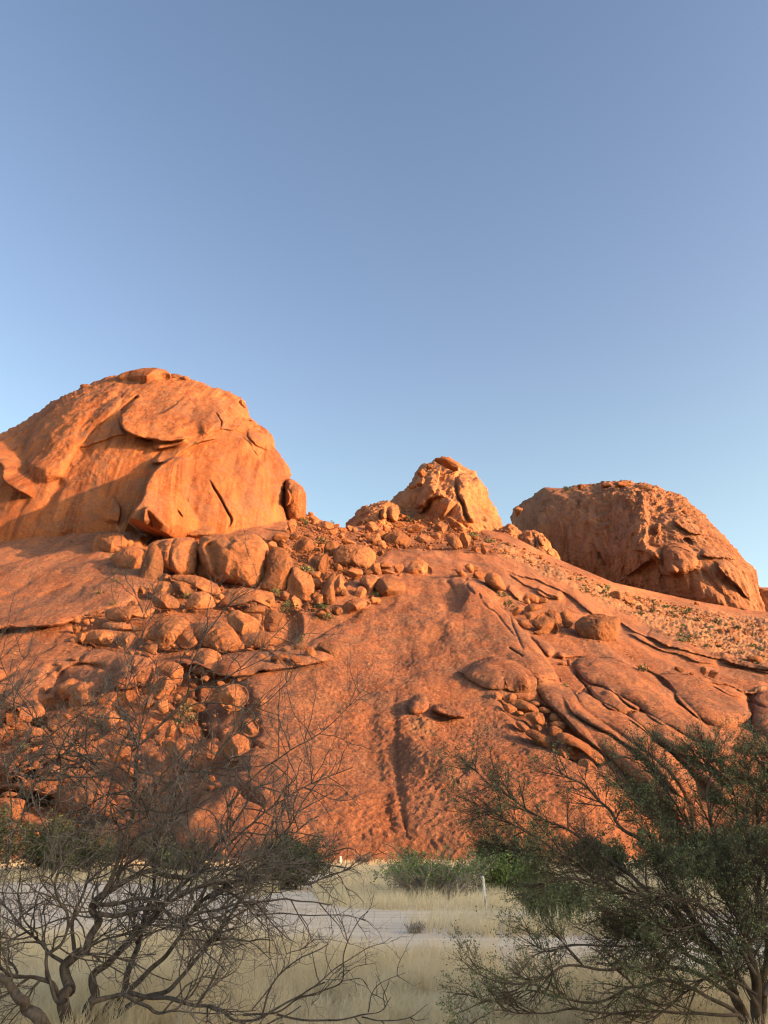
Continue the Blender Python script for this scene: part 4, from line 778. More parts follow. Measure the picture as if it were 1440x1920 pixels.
n_stone = 0
def stone(px, py, w_, h_, rot=0, label=None, group=None, big=False, name='boulder', cat='boulder', deep=.8):
    global n_stone
    n_stone += 1
    D = slope_D(px, py + h_ * .42); k = mpp(px, py, D)
    if w_ < 13: name = cat = 'stone'
    me = (protos if w_ > 12 or big else small)[R.randrange(12)]
    o = bpy.data.objects.new(name, me); col.objects.link(o)
    W_, H_ = w_ * k, h_ * k * 1.04; dp = deep * (W_ + H_) / 2
    o.location = at(px, py, D + dp * .15).tolist(); o.scale = (W_, dp, H_)
    o.rotation_euler = (R.uniform(-.15, .15), rad(rot) + R.uniform(-.06, .06), R.choice([0, math.pi]) + R.uniform(-.35, .35))
    o['label'] = label; o['category'] = cat
    if group: o['group'] = group
    return o
for zk, x, y, w_, h_, r_, lb in [
 ('B', 860, 1530, 115, 90, 0, 'half-lit stone third from the right in the row on the smooth slab'), ('B', 1005, 1490, 140, 165, 0, 'shaded squarish stone touching the golden lumpy boulder'), ('B', 740, 1440, 135, 105, 10, 'bright rounded stone in the middle of the row on the smooth slab'),
 ('B', 700, 1535, 215, 110, 15, 'dark flat stone under the bright one in the row on the smooth slab'), ('B', 675, 1600, 120, 150, 30, 'cracked stone lowest in the row on the smooth slab'), ('B', 503, 1520, 90, 105, 0, 'small bright stone at the left end of the row on the smooth slab'),
 ('B', 590, 1425, 85, 60, 0, 'small flat stone above the left end of the row on the smooth slab'), ('B', 905, 1410, 150, 70, 5, 'grey flat stone behind the row on the smooth slab'), ('B', 420, 950, 100, 65, 10, 'small rounded rock on the low broad block'), ('B', 585, 945, 110, 100, 0, 'rounded rock half in shade at the end of the low broad block'),
 ('B', 735, 870, 110, 100, 0, 'round boulder under the tall egg-shaped one'), ('B', 860, 945, 120, 160, 0, 'upright rock behind the dark round bush'), ('B', 960, 975, 85, 80, 0, 'small rock right of the dark round bush'), ('B', 1085, 935, 110, 110, 0, 'grey round rock in the hollow beyond the triangular boulder'),
 ('B', 60, 880, 100, 70, 0, 'pale half-buried rock under the wide crack'), ('B', 85, 795, 55, 45, 0, 'tiny rock on the ledge below the largest smooth boulder'), ('B', 1285, 1030, 110, 95, 0, 'bright rounded rock beside rusty bushes'), ('B', 1140, 1050, 180, 80, 0, 'low grey rock left of the rusty bushes'),
 ('B', 700, 260, 190, 110, -20, 'pale wedge at the right foot of the huge dome'), ('B', 610, 345, 110, 90, 0, 'small orange rock between the egg-shaped boulder and the dome'), ('B', 820, 145, 90, 150, 0, 'upright rock at the very foot of the dome, beside a dark bush'),
 ('B', 1065, 755, 150, 130, 0, 'brown rock with small holes above the triangular boulder'), ('B', 1060, 660, 130, 90, 10, 'rounded rock just below the jagged-topped boulder'),
 ('C', 555, 860, 245, 115, 12, 'smooth flat oval boulder under the largest chute boulder'), ('C', 803, 815, 110, 135, 0, 'upright oval boulder right of the largest chute boulder'), ('C', 885, 775, 150, 92, 20, 'low sunlit boulder right of the upright oval one'), ('C', 930, 850, 150, 62, 5, 'flat boulder below the low sunlit one'),
 ('C', 1040, 810, 105, 105, 0, 'dark ball-shaped boulder left of the pyramid'), ('C', 1045, 880, 60, 45, 0, 'tiny rounded stone under the ball-shaped boulder'), ('C', 340, 605, 155, 165, 0, 'rounded boulder left of the largest chute boulder'), ('C', 130, 245, 62, 56, 0, 'small peaked stone on the skyline beside the dome'),
 ('C', 460, 410, 95, 75, 0, 'round boulder on the skyline at the gap'), ('C', 440, 472, 72, 72, 0, 'small round boulder below the gap in the skyline'), ('C', 390, 362, 75, 45, 0, 'half-hidden boulder on the skyline left of the gap'), ('C', 545, 397, 105, 80, 0, 'dark boulder on the skyline right of the gap'),
 ('C', 800, 515, 150, 120, 40, 'tilted angular boulder above the largest chute boulder'), ('C', 862, 562, 92, 72, 10, 'small faceted boulder beside the tilted angular one'), ('C', 780, 602, 82, 62, 0, 'small boulder touching the top right of the largest chute boulder'), ('C', 1210, 395, 175, 85, 0, 'long sunlit boulder below the skyline outcrop'),
 ('C', 520, 535, 160, 60, 0, 'rounded back of a boulder above the largest chute boulder'), ('C', 410, 800, 95, 80, 20, 'pale pitted stone left of the flat oval boulder'), ('C', 645, 512, 55, 45, 0, 'small ball-like stone above the largest chute boulder'), ('C', 700, 475, 120, 50, 5, 'flat boulder in the upper chute'), ('C', 720, 850, 90, 55, -10, 'small stone between the flat oval and upright oval boulders'),
 ('C', 410, 1245, 105, 85, 0, 'bright round stone at the mouth of the chute'), ('C', 235, 1285, 140, 85, 0, 'brown round stone at the mouth of the chute'), ('C', 200, 1140, 105, 100, 0, 'shaded round stone right of the triangular boulder'), ('C', 793, 1150, 132, 66, 0, 'oval stone right of the wedge with the sunlit tip'), ('C', 755, 1113, 70, 46, 0, 'small stone above the oval one at the chute mouth'),
 ('C', 470, 1060, 80, 70, 0, 'grey stone below the craggy pale-patched rock'), ('C', 360, 435, 90, 70, 10, 'rounded rock below the broad skyline boulder'), ('C', 870, 480, 190, 90, 0, 'dark block behind the broad flat sunlit boulder'),
 ('D', 600, 695, 100, 140, 0, 'bulky boulder right of the tall tilted one'), ('D', 160, 590, 165, 62, 0, 'long flat boulder under the left foot of the peak'), ('D', 345, 650, 95, 62, 0, 'rounded boulder under the pointed pale one'), ('D', 630, 925, 82, 76, 0, 'upper one of two small round stones on the slab crest'),
 ('D', 712, 985, 102, 76, 0, 'lower one of two small round stones on the slab crest'), ('D', 683, 932, 62, 42, 0, 'little stone between the two round stones on the slab crest'), ('D', 560, 975, 110, 60, 30, 'flat slab left of the two round stones'), ('D', 30, 560, 110, 60, 0, 'low boulder between the skyline outcrop and the peak'),
 ('D', 685, 765, 60, 50, 0, 'stone at the lower right of the bulky boulder'), ('D', 760, 775, 70, 60, 0, 'stone on the rubble edge below the peak'),
 ('H', 460, 210, 150, 75, 8, 'capping rock of the right-hand boulder group'), ('H', 425, 232, 62, 62, 0, 'small red stone in the right-hand boulder group'), ('H', 560, 222, 105, 55, 10, 'broken rock on top of the right-hand boulder group'), ('H', 335, 315, 98, 78, 0, 'rounded stone at the left end of the right-hand group'),
 ('H', 440, 365, 75, 85, 0, 'knobbly stone left of the leaning wedge boulder'), ('H', 525, 512, 95, 48, 20, 'low stone in front of the leaning wedge boulder'), ('H', 385, 432, 145, 85, 10, 'dark low rock in the shade of the right-hand group'), ('H', 1215, 590, 44, 44, 0, 'dark stone wedged under the right side of the huge round boulder'),
 ('H', 1080, 602, 40, 32, 0, 'small stone propped under the huge round boulder'), ('H', 985, 583, 42, 32, 0, 'small stone under the left side of the huge round boulder'), ('H', 800, 780, 40, 62, 0, 'small upright stone on bare rock below the right-hand group'), ('H', 740, 792, 70, 26, 0, 'thin flat stone beside the small upright one'),
 ('J', 865, 855, 62, 80, 0, 'left of two little pointed stones on the open right slab'), ('J', 945, 880, 100, 70, 20, 'right of two little pointed stones on the open right slab'), ('J', 645, 842, 90, 50, 10, 'stone pile centre on the open right slab'), ('J', 750, 876, 50, 28, 0, 'small stone between the pile and the two pointed ones'),
 ('J', 60, 180, 120, 80, 0, 'large rock at the left end of the scree under the brown dome'), ('J', 195, 225, 100, 80, 20, 'second large rock in the scree under the brown dome'), ('J', 290, 290, 70, 60, 0, 'third large rock in the scree under the brown dome'), ('J', 1110, 510, 80, 80, 0, 'blocky rock in the middle of the scree on the right'), ('J', 1320, 755, 160, 75, 5, 'large rounded rock at the lower right end of the scree'),
 ('J', 1010, 500, 110, 50, 10, 'flat rock left of the blocky one in the scree'), ('J', 800, 245, 50, 40, 0, 'lone bright rock at the foot of the brown dome'), ('J', 1150, 580, 90, 60, 0, 'rock below the blocky one in the scree'),
 ('E', 790, 238, 90, 90, 10, 'bright cube-like stone on the left ledge'), ('E', 792, 338, 92, 85, 0, 'bright stone below the cube-like one on the left ledge'), ('E', 890, 258, 78, 66, 0, 'second bright stone of the heap on the left ledge'), ('E', 957, 240, 40, 40, 0, 'tiny bright block at the right of the heap on the left ledge'),
 ('E', 865, 330, 80, 46, 0, 'flat stone low in the heap on the left ledge'), ('E', 850, 425, 90, 100, 0, 'dark stone at the left end of the long flat-topped block'), ('E', 570, 1350, 180, 175, 0, 'smooth grey egg-shaped boulder at the far left behind twigs'), ('E', 775, 450, 90, 55, 0, 'shaded low stone left of the long flat-topped block'),
 ('E', 610, 695, 60, 45, 0, 'small bright stone alone on the left slope'), ('E', 770, 640, 110, 60, 10, 'crumbling flake on the left slope'), ('E', 350, 1420, 180, 150, 20, 'angular bright boulder left of the grey egg-shaped one'), ('E', 200, 1420, 90, 70, 0, 'small stone among the far left boulders'),
 ('F', 265, 570, 170, 150, 0, 'boulder under the big slab on the lower left slope'), ('F', 400, 600, 120, 130, 0, 'upright boulder under the faceted sunlit one'), ('F', 540, 522, 82, 72, 0, 'small bright stone right of the faceted sunlit boulder'), ('F', 860, 1010, 110, 150, 0, 'upright bright stone low behind the dense twigs'), ('F', 590, 950, 56, 92, 0, 'narrow bright stone low behind the twigs'), ('F', 370, 905, 90, 100, 0, 'round stone low on the left behind the twigs'), ('F', 480, 830, 100, 140, 0, 'tall stone behind the dense twigs'), ('F', 620, 120, 44, 44, 0, 'tiny bright stone beside the broad sunlit boulder'), ('F', 300, 80, 120, 110, 0, 'rounded dark boulder with a small hole below the leaning slab')]:
    p = Z(zk, [(x, y)])[0]; s = ZT[zk][2]; stone(p[0], p[1], w_ / s, h_ / s, r_, lb)

def high(zk, x, y, w_, h_, D, lb, rot=0):
    p = Z(zk, [(x, y)])[0]; s_ = ZT[zk][2]; k = mpp(p[0], p[1], D) / s_
    o = bpy.data.objects.new('boulder', protos[R.randrange(16)]); col.objects.link(o); o.location = at(p[0], p[1], D).tolist(); o.scale = (w_ * k, (w_ + h_) * .6 * k, h_ * k * 1.1)
    o.rotation_euler = (0, rad(rot), R.uniform(-.4, .4)); o['label'] = lb; o['category'] = 'boulder'
for a in [('a', 742, 122, 72, 34, 262, 'low block right of the summit block of the huge dome'), ('a', 800, 120, 56, 34, 262, 'small peaked block second right of the huge dome summit'), ('a', 835, 126, 44, 26, 262, 'third small block right of the huge dome summit'), ('a', 1042, 208, 58, 38, 264, 'dark block on the right shoulder of the huge dome'),
          ('a', 1090, 234, 34, 30, 266, 'small block at the right brow of the huge dome'), ('a', 1128, 324, 40, 30, 262, 'stone wedged in the notch on the right edge of the huge dome'), ('a', 405, 166, 84, 34, 266, 'flat rock on the left skyline of the huge dome'), ('a', 358, 186, 44, 28, 266, 'little rock further left on the skyline of the huge dome'),
          ('D', 228, 122, 84, 60, 300, 'block stacked on the left shoulder of the pointed peak'), ('D', 296, 70, 62, 34, 304, 'small block just left of the pointed peak top'), ('D', 218, 194, 64, 68, 292, 'ball-shaped boulder hanging on the left flank of the pointed peak'), ('D', 436, 46, 215, 58, 306, 'flat capstone on top of the pointed peak', 12), ('D', 150, 238, 60, 40, 294, 'small rock on the left ridge of the pointed peak'),
          ('c', 815, 150, 66, 42, 366, 'round block on the top right of the brown dome'), ('c', 862, 172, 46, 50, 362, 'second block on the top right of the brown dome'), ('c', 505, 143, 44, 24, 372, 'small block on the flat top of the brown dome'), ('c', 628, 134, 46, 24, 372, 'block at the middle of the flat top of the brown dome'), ('c', 714, 134, 76, 28, 370, 'wide low block on the flat top of the brown dome'),
          ('c', 190, 262, 42, 56, 376, 'rounded knob at the left edge of the brown dome'), ('c', 245, 452, 40, 30, 280, 'knob of rock in front of the left edge of the brown dome'), ('c', 905, 186, 40, 20, 364, 'small stone on the right brow of the brown dome'), ('c', 1248, 486, 60, 30, 352, 'ledge block low on the right edge of the brown dome'), ('c', 1110, 320, 60, 36, 358, 'block on the upper right edge of the brown dome')]:
    high(*a)

# ---------------------------------------------------------------- remaining boulders, sown per area
def in_poly(x, y, P): return bool(inside(np.array([x]), np.array([y]), P)[0])
def sow(poly, n, smin, smax, label, group, flat=.75, seed=1):
    r_ = random.Random(seed); xs_ = [p[0] for p in poly]; ys_ = [p[1] for p in poly]; placed = []; tries = 0
    while len(placed) < n and tries < n * 60:
        tries += 1; x = r_.uniform(min(xs_), max(xs_)); y = r_.uniform(min(ys_), max(ys_))
        if not in_poly(x, y, poly): continue
        s = smin * (smax / smin) ** (r_.random() ** 1.6)
        if any((x - a) ** 2 + (y - b) ** 2 < (.42 * (s + c_)) ** 2 for a, b, c_ in placed): continue
        placed.append((x, y, s))
        fx = (x - min(xs_)) / (max(xs_) - min(xs_)); fy = (y - min(ys_)) / (max(ys_) - min(ys_)); asp = r_.uniform(.55, .95)
        lb = '%s%s %s' % ('larger ' if s > (smin * smax) ** .5 * 1.15 else 'small ', 'low' if asp < .72 else 'rounded', label % (('upper', 'middle', 'lower')[min(2, int(fy * 3))] + ' ' + ('left', 'centre', 'right')[min(2, int(fx * 3))]))
        stone(x, y, s * r_.uniform(.85, 1.25), s * asp * flat / .75, r_.uniform(-30, 30), lb, group)
Z1 = [(525, 1000), (575, 968), (650, 992), (700, 995), (745, 1010), (700, 1060), (640, 1100), (600, 1140), (560, 1110), (552, 1060), (520, 1020)]
Z2 = [(690, 985), (760, 968), (880, 985), (930, 1010), (1010, 1040), (1060, 1075), (1000, 1062), (940, 1040), (860, 1030), (760, 1034), (700, 1030)]
Z3 = [(1040, 1056), (1120, 1090), (1180, 1114), (1300, 1140), (1430, 1168), (1450, 1250), (1340, 1226), (1240, 1190), (1180, 1150), (1100, 1112)]
Z4 = [(262, 1085), (330, 1070), (470, 1110), (560, 1120), (600, 1140), (560, 1180), (540, 1225), (470, 1230), (380, 1225), (260, 1230), (160, 1220), (130, 1165), (200, 1130), (250, 1130)]
Z5 = [(0, 1340), (100, 1330), (230, 1290), (300, 1230), (480, 1270), (500, 1330), (480, 1420), (440, 1470), (360, 1560), (0, 1540)]
sow(Z1, 48, 8, 19, 'boulder packed in the %s of the chute right of the huge dome', 'boulders packed in the chute', seed=3)
sow(Z2, 34, 7, 16, 'rock in the %s of the rubble band under the pointed peak', 'boulders under the pointed peak', seed=4)
sow(Z3, 22, 6, 13, 'rock in the %s of the bushy scree under the brown dome', 'rocks on the scree', seed=5)
sow(Z4, 26, 7, 15, 'rock in the %s of the ledgy left boulder field', 'small rocks of the left boulder field', seed=6)
sow(Z5, 30, 14, 42, 'sunlit boulder seen through twigs, %s of the lower left slope', 'boulders seen through the twigs', seed=7)

Vr, Tr = ico(2)
def rubble(name, poly, n, smin, smax, seed, label, m=M_boul, flat=.8):
    r_ = np.random.default_rng(seed); P = np.array(poly); V = []; cnt = 0
    shp = [boulder_shape(Vr, seed + 50 + k, 8, 10, .04) for k in range(8)]
    while cnt < n:
        x = r_.uniform(P[:, 0].min(), P[:, 0].max(), n); y = r_.uniform(P[:, 1].min(), P[:, 1].max(), n); ok = inside(x, y, P)
        for a, b in zip(x[ok], y[ok]):
            if cnt >= n: break
            s = smin * (smax / smin) ** (r_.random() ** 2.2); D = slope_D(a, b); k = mpp(a, b, D) * s
            th = r_.uniform(0, 6.28); c_, s_ = math.cos(th), math.sin(th)
            Q_ = shp[cnt % 8] * np.array([k * r_.uniform(.8, 1.4), k, k * r_.uniform(.5, 1.0) * flat])
            t2 = r_.uniform(-.5, .5); Q_ = np.stack([Q_[:, 0] * math.cos(t2) + Q_[:, 2] * math.sin(t2), Q_[:, 1], -Q_[:, 0] * math.sin(t2) + Q_[:, 2] * math.cos(t2)], -1)
            Q_ = np.stack([Q_[:, 0] * c_ - Q_[:, 1] * s_, Q_[:, 0] * s_ + Q_[:, 1] * c_, Q_[:, 2]], -1)
            V.append(Q_ + at(a, b, D) + np.array([0, 0, k * .15])); cnt += 1
    nv_ = len(Vr); T = (Tr[None] + (np.arange(cnt) * nv_)[:, None, None]).reshape(-1, 3)
    link(name, mesh_np(name, np.concatenate(V), None, T, smooth=False), m, label=label, kind='stuff')
rubble('rubble', Z1, 1500, 2, 8, 1, 'small loose stones filling the gaps in the chute')
rubble('rubble', Z2, 1400, 1.5, 7, 2, 'fine rubble under the pointed peak')
rubble('scree', Z3, 3200, 1.2, 6, 3, 'pale loose scree on the slope under the brown dome')
rubble('rubble', Z4, 1100, 1.5, 6, 4, 'loose stones between the ledges of the left boulder field')
rubble('rubble', Z5, 600, 3, 10, 5, 'loose stones between the boulders of the lower left slope')
for i, (pl, n, a, b) in enumerate([(Z('E', [(720, 480), (820, 440), (1180, 500), (1100, 560), (900, 600), (640, 640), (620, 530)]), 90, 1.5, 5), (Z('H', [(690, 480), (850, 490), (1000, 570), (1240, 600), (1180, 620), (930, 590), (720, 540)]), 90, 1.2, 4), (Z('H', [(430, 450), (520, 480), (480, 510), (420, 480)]), 12, 1.5, 4),
        (Z('J', [(120, 680), (180, 680), (300, 750), (260, 765), (150, 710)]), 30, 1.2, 3.5), (Z('J', [(560, 820), (640, 810), (700, 870), (1120, 940), (1100, 980), (880, 970), (760, 920), (600, 860)]), 70, 1.2, 4), (Z('I', [(240, 180), (640, 200), (860, 400), (960, 520), (1080, 620), (1000, 640), (820, 560), (640, 480), (420, 360)]), 60, 1.5, 5),
        (Z('d', [(550, 270), (640, 290), (650, 400), (560, 420), (540, 340)]), 80, 1.2, 5), ([(80, 1012), (180, 1000), (270, 996), (280, 1004), (190, 1012), (90, 1024)], 50, 2, 6)]):
    rubble('gravel', pl, n, a, b, 60 + i, ['thin broken flakes below the long flat-topped block', 'small stones under the huge round boulder', 'little stones left of the leaning wedge', 'line of tiny stones on the right slab', 'stone litter around the two pointed stones', 'small stones between the gully stones', 'stones in the shaded hollow left of the boulder wall', 'stones along the foot of the huge dome'][i])

rs_ = random.Random(21)
for i in range(70):
    x = rs_.uniform(-40, 1480); y = rs_.uniform(1606, 1622); X_, Y_, Z_ = ground_pt(x, max(y, 1612)); k = mpp(x, y, Y_); sz = rs_.uniform(4, 13) * (1.6 if x < 560 else 1) * k
    o = bpy.data.objects.new('stone', small[i % 12]); col.objects.link(o); o.location = (X_, Y_, Z_ + sz * .12); o.scale = (sz * 1.3, sz, sz * .8); o.rotation_euler = (0, rs_.uniform(-.3, .3), rs_.uniform(0, 6))
    o['label'] = '%s stone in the grass at the %s of the rock foot' % ('larger' if sz > .5 else 'small', ('far left', 'left', 'centre', 'right', 'far right')[min(4, max(0, int(x / 288)))]); o['category'] = 'stone'; o['group'] = 'stones along the rock foot'

# ---------------------------------------------------------------- foliage and wood helpers
def leaf_mesh(name, P, size, seed=0, elong=1.6, updir=None):
    r_ = np.random.default_rng(seed); n = len(P); size = np.broadcast_to(size, n)[:, None]
    a = r_.normal(size=(n, 3)); a /= np.linalg.norm(a, axis=1, keepdims=True)
    if updir is not None: a = a * .8 + updir; a /= np.linalg.norm(a, axis=1, keepdims=True)
    b = np.cross(a, r_.normal(size=(n, 3))); b /= np.linalg.norm(b, axis=1, keepdims=True) + 1e-9
    a = a * size * elong * .5; b = b * size * .5
    V = np.stack([P - a, P + b, P + a, P - b], 1).reshape(-1, 3); Q = np.arange(4 * n).reshape(n, 4)
    return mesh_np(name, V, Q, smooth=False, attrs={'rnd': np.repeat(r_.random(n), 4)})

def tubes(name, lines, sides=None, cap=True):
    VV = []; QQ = []; off = 0; rn = []
    for pts, rr in lines:
        P = np.asarray(pts, float); rr = np.asarray(rr, float); n = len(P)
        if n < 2: continue
        s = sides or (3 if rr[0] < .008 else 4 if rr[0] < .02 else 6 if rr[0] < .05 else 12)
        t = np.gradient(P, axis=0); t /= np.linalg.norm(t, axis=1, keepdims=True) + 1e-9
        ref = np.array([0.31, 0.87, 0.38]) if abs(t[:, 1]).mean() < .8 else np.array([1., 0, .1])
        u = np.cross(t, ref); u /= np.linalg.norm(u, axis=1, keepdims=True) + 1e-9; v = np.cross(t, u)
        ang = np.arange(s) / s * 2 * np.pi
        ring = P[:, None] + rr[:, None, None] * (np.cos(ang)[None, :, None] * u[:, None] + np.sin(ang)[None, :, None] * v[:, None])
        VV.append(ring.reshape(-1, 3)); I = off + np.arange(n * s).reshape(n, s); J = np.roll(I, -1, 1)
        QQ.append(np.stack([I[:-1], J[:-1], J[1:], I[1:]], -1).reshape(-1, 4)); off += n * s; rn.append(np.full(n * s, (off * 7919 % 1000) / 1000.))
    return mesh_np(name, np.concatenate(VV), np.concatenate(QQ), attrs={'rnd': np.concatenate(rn)})

def bark_wobble(lines, amp=.12, seed=0):
    out = []
    for k, (P, rr) in enumerate(lines):
        P = np.asarray(P, float).copy(); rr = np.asarray(rr, float) * (1 + amp * 1.6 * perlin(P * 9 + k, seed)); out.append((P, rr))
    return out

def grow(p, d, L, r, lvl, out, cfg):
    seg = cfg['seg'][lvl]; n = max(2, int(L / seg)); x, y, z = p; dx, dy, dz = d; pts = [(x, y, z)]; up = cfg['up'][lvl]; wd = cfg['wander'][lvl]; step = L / n
    dirs = [(dx, dy, dz)]
    for i in range(n):
        dx += R.gauss(0, wd); dy += R.gauss(0, wd * cfg.get('flat', 1)); dz += R.gauss(0, wd) + up
        k = 1 / math.sqrt(dx * dx + dy * dy + dz * dz); dx *= k; dy *= k; dz *= k
        x += dx * step; y += dy * step; z += dz * step
        if z < cfg.get('floor', .08): break
        pts.append((x, y, z)); dirs.append((dx, dy, dz))
    if len(pts) < 3: return
    dirs = dirs[:len(pts)]
    n = len(pts) - 1; r1 = r * cfg['taper']; out[lvl].append((pts, [r + (r1 - r) * i / n for i in range(n + 1)]))
    if lvl + 1 < len(cfg['seg']):
        kids = cfg['kids'][lvl]; kids = int(kids * L / cfg['len'][lvl] + R.random())
        for _ in range(kids):
            t = R.uniform(.12, .98); i = min(n, max(1, int(t * n + .5))); spawn(pts[i], dirs[i], r + (r1 - r) * t, L, t, lvl + 1, out, cfg)

def spawn(p, d, r, Lp, t, lvl, out, cfg):
    a = rad(R.uniform(*cfg['ang'])); v = Vector(d); q = Vector((R.gauss(0, 1), R.gauss(0, cfg.get('flat', 1)), R.gauss(0, 1) + cfg['rise'])); q = q - v * q.dot(v)
    if q.length < 1e-3: return
    q.normalize(); nd = v * math.cos(a) + q * math.sin(a)
    L = cfg['len'][lvl] * R.uniform(.5, 1.35) * (1.15 - .45 * t)
    grow(p, tuple(nd), L, min(r * .72, cfg['rad'][lvl] * R.uniform(.7, 1.2)), lvl, out, cfg)

# ---------------------------------------------------------------- shrubs on the rock
def shrub(px, py, w_, h_, label, m=None, n=260, dens=1.0, twiggy=False, D=None, name='shrub', leaf=.05, cat='shrub', group=None, ground=False):
    if ground:
        x, y, z = ground_pt(px, py + h_ / 2); D = y; base = np.array([x, y, z])
    else:
        D = D or slope_D(px, py + h_ * .4); base = at(px, py + h_ / 2, D)
    k = mpp(px, py, D); W_, H_ = w_ * k, h_ * k; m = m or M_leaf_d
    root = link(name, None, loc=base, label=label, cat=cat, group=group); r_ = np.random.default_rng(int(px * 7 + py))
    nc = max(6, int(n / 28)); C = r_.normal(size=(nc, 3)); C /= np.linalg.norm(C, axis=1, keepdims=True); C *= r_.uniform(.35, 1, nc)[:, None] ** .5; C[:, 2] = np.abs(C[:, 2])
    C = C * np.array([W_ * .45, W_ * .35, H_ * .85]); idx = r_.integers(0, nc, n)
    P = C[idx] + r_.normal(size=(n, 3)) * np.array([W_, W_, H_ * 1.4]) * .085; P[:, 2] = np.abs(P[:, 2]) + H_ * .04
    f = link('foliage', leaf_mesh('foliage', P, W_ * leaf * r_.uniform(.6, 1.6, n), int(px)), m, parent=root)
    lines = []
    for c_ in C: lines.append((catmull(np.array([[0, 0, 0], c_ * .5 + r_.normal(size=3) * W_ * .04, c_]), 3), np.linspace(W_ * .012, W_ * .004, 7)))
    link('stem', tubes('stem', lines, 3), M_twig2, parent=root)
    return root
for px, py, w_, h_, lb, m in [
 (490, 1089, 27, 17, 'small green sprig of a bush in front of the tall egg-shaped boulder', M_leaf_g), (543, 1133, 38, 26, 'dark round bush between rocks below the egg-shaped boulder', M_leaf_d), (575, 1066, 48, 20, 'low olive bush at the base of the jagged-topped boulder', M_leaf),
 (603, 1139, 46, 15, 'low dark bush at the mouth of the chute', M_leaf_d), (704, 1113, 15, 14, 'tiny green bush beside the oval chute stone', M_leaf_g), (43, 1402, 22, 18, 'green tuft at the far left beside a small bright block', M_leaf_g), (212, 1131, 16, 14, 'brown tuft on the edge of the broad ledge block', M_leaf_b), (191, 1112, 22, 12, 'yellowish tuft at the end of the smooth left slab', M_leaf_b),
 (218, 1087, 20, 12, 'yellow-green tuft in the shaded hollow left of the boulder wall', M_leaf_b), (348, 1113, 20, 22, 'green bush behind the wide lumpy boulder', M_leaf), (516, 1108, 24, 15, 'dusty bush at the foot of the tall egg-shaped boulder', M_leaf), (566, 1196, 24, 24, 'dark bush in the gully above the row of stones', M_leaf_d), (941, 1112, 22, 14, 'dark bush beside the smooth egg-like hump', M_leaf_d),
 (954, 1130, 26, 16, 'dark bush at the left end of the right-hand boulder group', M_leaf_d), (1057, 1287, 28, 13, 'small bush in the cleft right of the nose', M_leaf), (1207, 1253, 42, 13, 'dry dark bush alone on the open right slab', M_leaf_b), (1303, 1192, 26, 15, 'bright green round bush at the edge of the scree', M_leaf), (1271, 1311, 10, 7, 'tiny bush in the curved crack of the right slab', M_leaf_d),
 (1399, 1364, 22, 17, 'green bush in the vertical crack at the right edge', M_leaf), (1385, 1404, 36, 16, 'brown bush below the green one at the right edge', M_leaf_b), (918, 1013, 24, 9, 'green strip of bush at the right foot of the pointed peak', M_leaf), (769, 972, 26, 9, 'bush at the left foot of the pointed peak', M_leaf), (880, 1003, 34, 8, 'long low bush under the bright face of the pointed peak', M_leaf),
 (569, 977, 28, 17, 'dark bush at the skyline end of the huge dome', M_leaf_d), (621, 979, 12, 7, 'dark little bush on the skyline boulders', M_leaf_d), (532, 994, 14, 16, 'thin dry bush at the right foot of the huge dome', M_leaf_b), (610, 1155, 40, 14, 'rusty bush above the smooth slab', M_leaf_b), (600, 1013, 34, 14, 'olive bush behind the largest chute boulder', M_leaf_b),
 (208, 1042, 14, 18, 'thin dark bush beside the shaded round boulder', M_leaf_d), (345, 1345, 60, 50, 'straggly greenish bush among boulders behind the twigs', M_leaf_b), (180, 1350, 40, 34, 'rusty dry bush on the lower left slope', M_leaf_b)]:
    shrub(px, py, w_, h_, lb, m)
shrub(228, 975, 15, 34, 'dark bush growing in the shaded cleft of the huge dome', M_leaf_d, D=208)
shrub(365, 829, 12, 9, 'tiny bush on a ledge in the middle of the huge dome', M_leaf_d, D=196)
shrub(1060, 915, 20, 7, 'dark bush on the top left of the brown dome', M_leaf_d, D=365)
shrub(724, 940, 7, 7, 'tiny lone bush on the skyline outcrop', M_leaf_d, D=262, n=90)
r_ = random.Random(5)
c_ = 0
while c_ < 64:
    x = r_.uniform(1050, 1440); y = r_.uniform(1060, 1250)
    if not in_poly(x, y, Z3): continue
    c_ += 1; s = r_.uniform(10, 28)
    shrub(x, y, s, s * r_.uniform(.4, .6), '%s bush on the %s of the scree below the brown dome' % ('dusty low' if s < 18 else 'broad dusty', ('left end', 'middle', 'right end')[min(2, int((x - 1050) / 131))]), r_.choice([M_leaf_b, M_leaf, M_leaf_b]), n=80, leaf=.09, group='bushes on the scree')
for i in range(10):
    x = r_.uniform(880, 1040); y = 1005 + (x - 880) * .36 + r_.uniform(-8, 8)
    shrub(x, y, r_.uniform(8, 15), r_.uniform(4, 7), 'small bush in the rubble right of the pointed peak', r_.choice([M_leaf_b, M_leaf]), n=70, leaf=.1, group='bushes in the peak rubble')

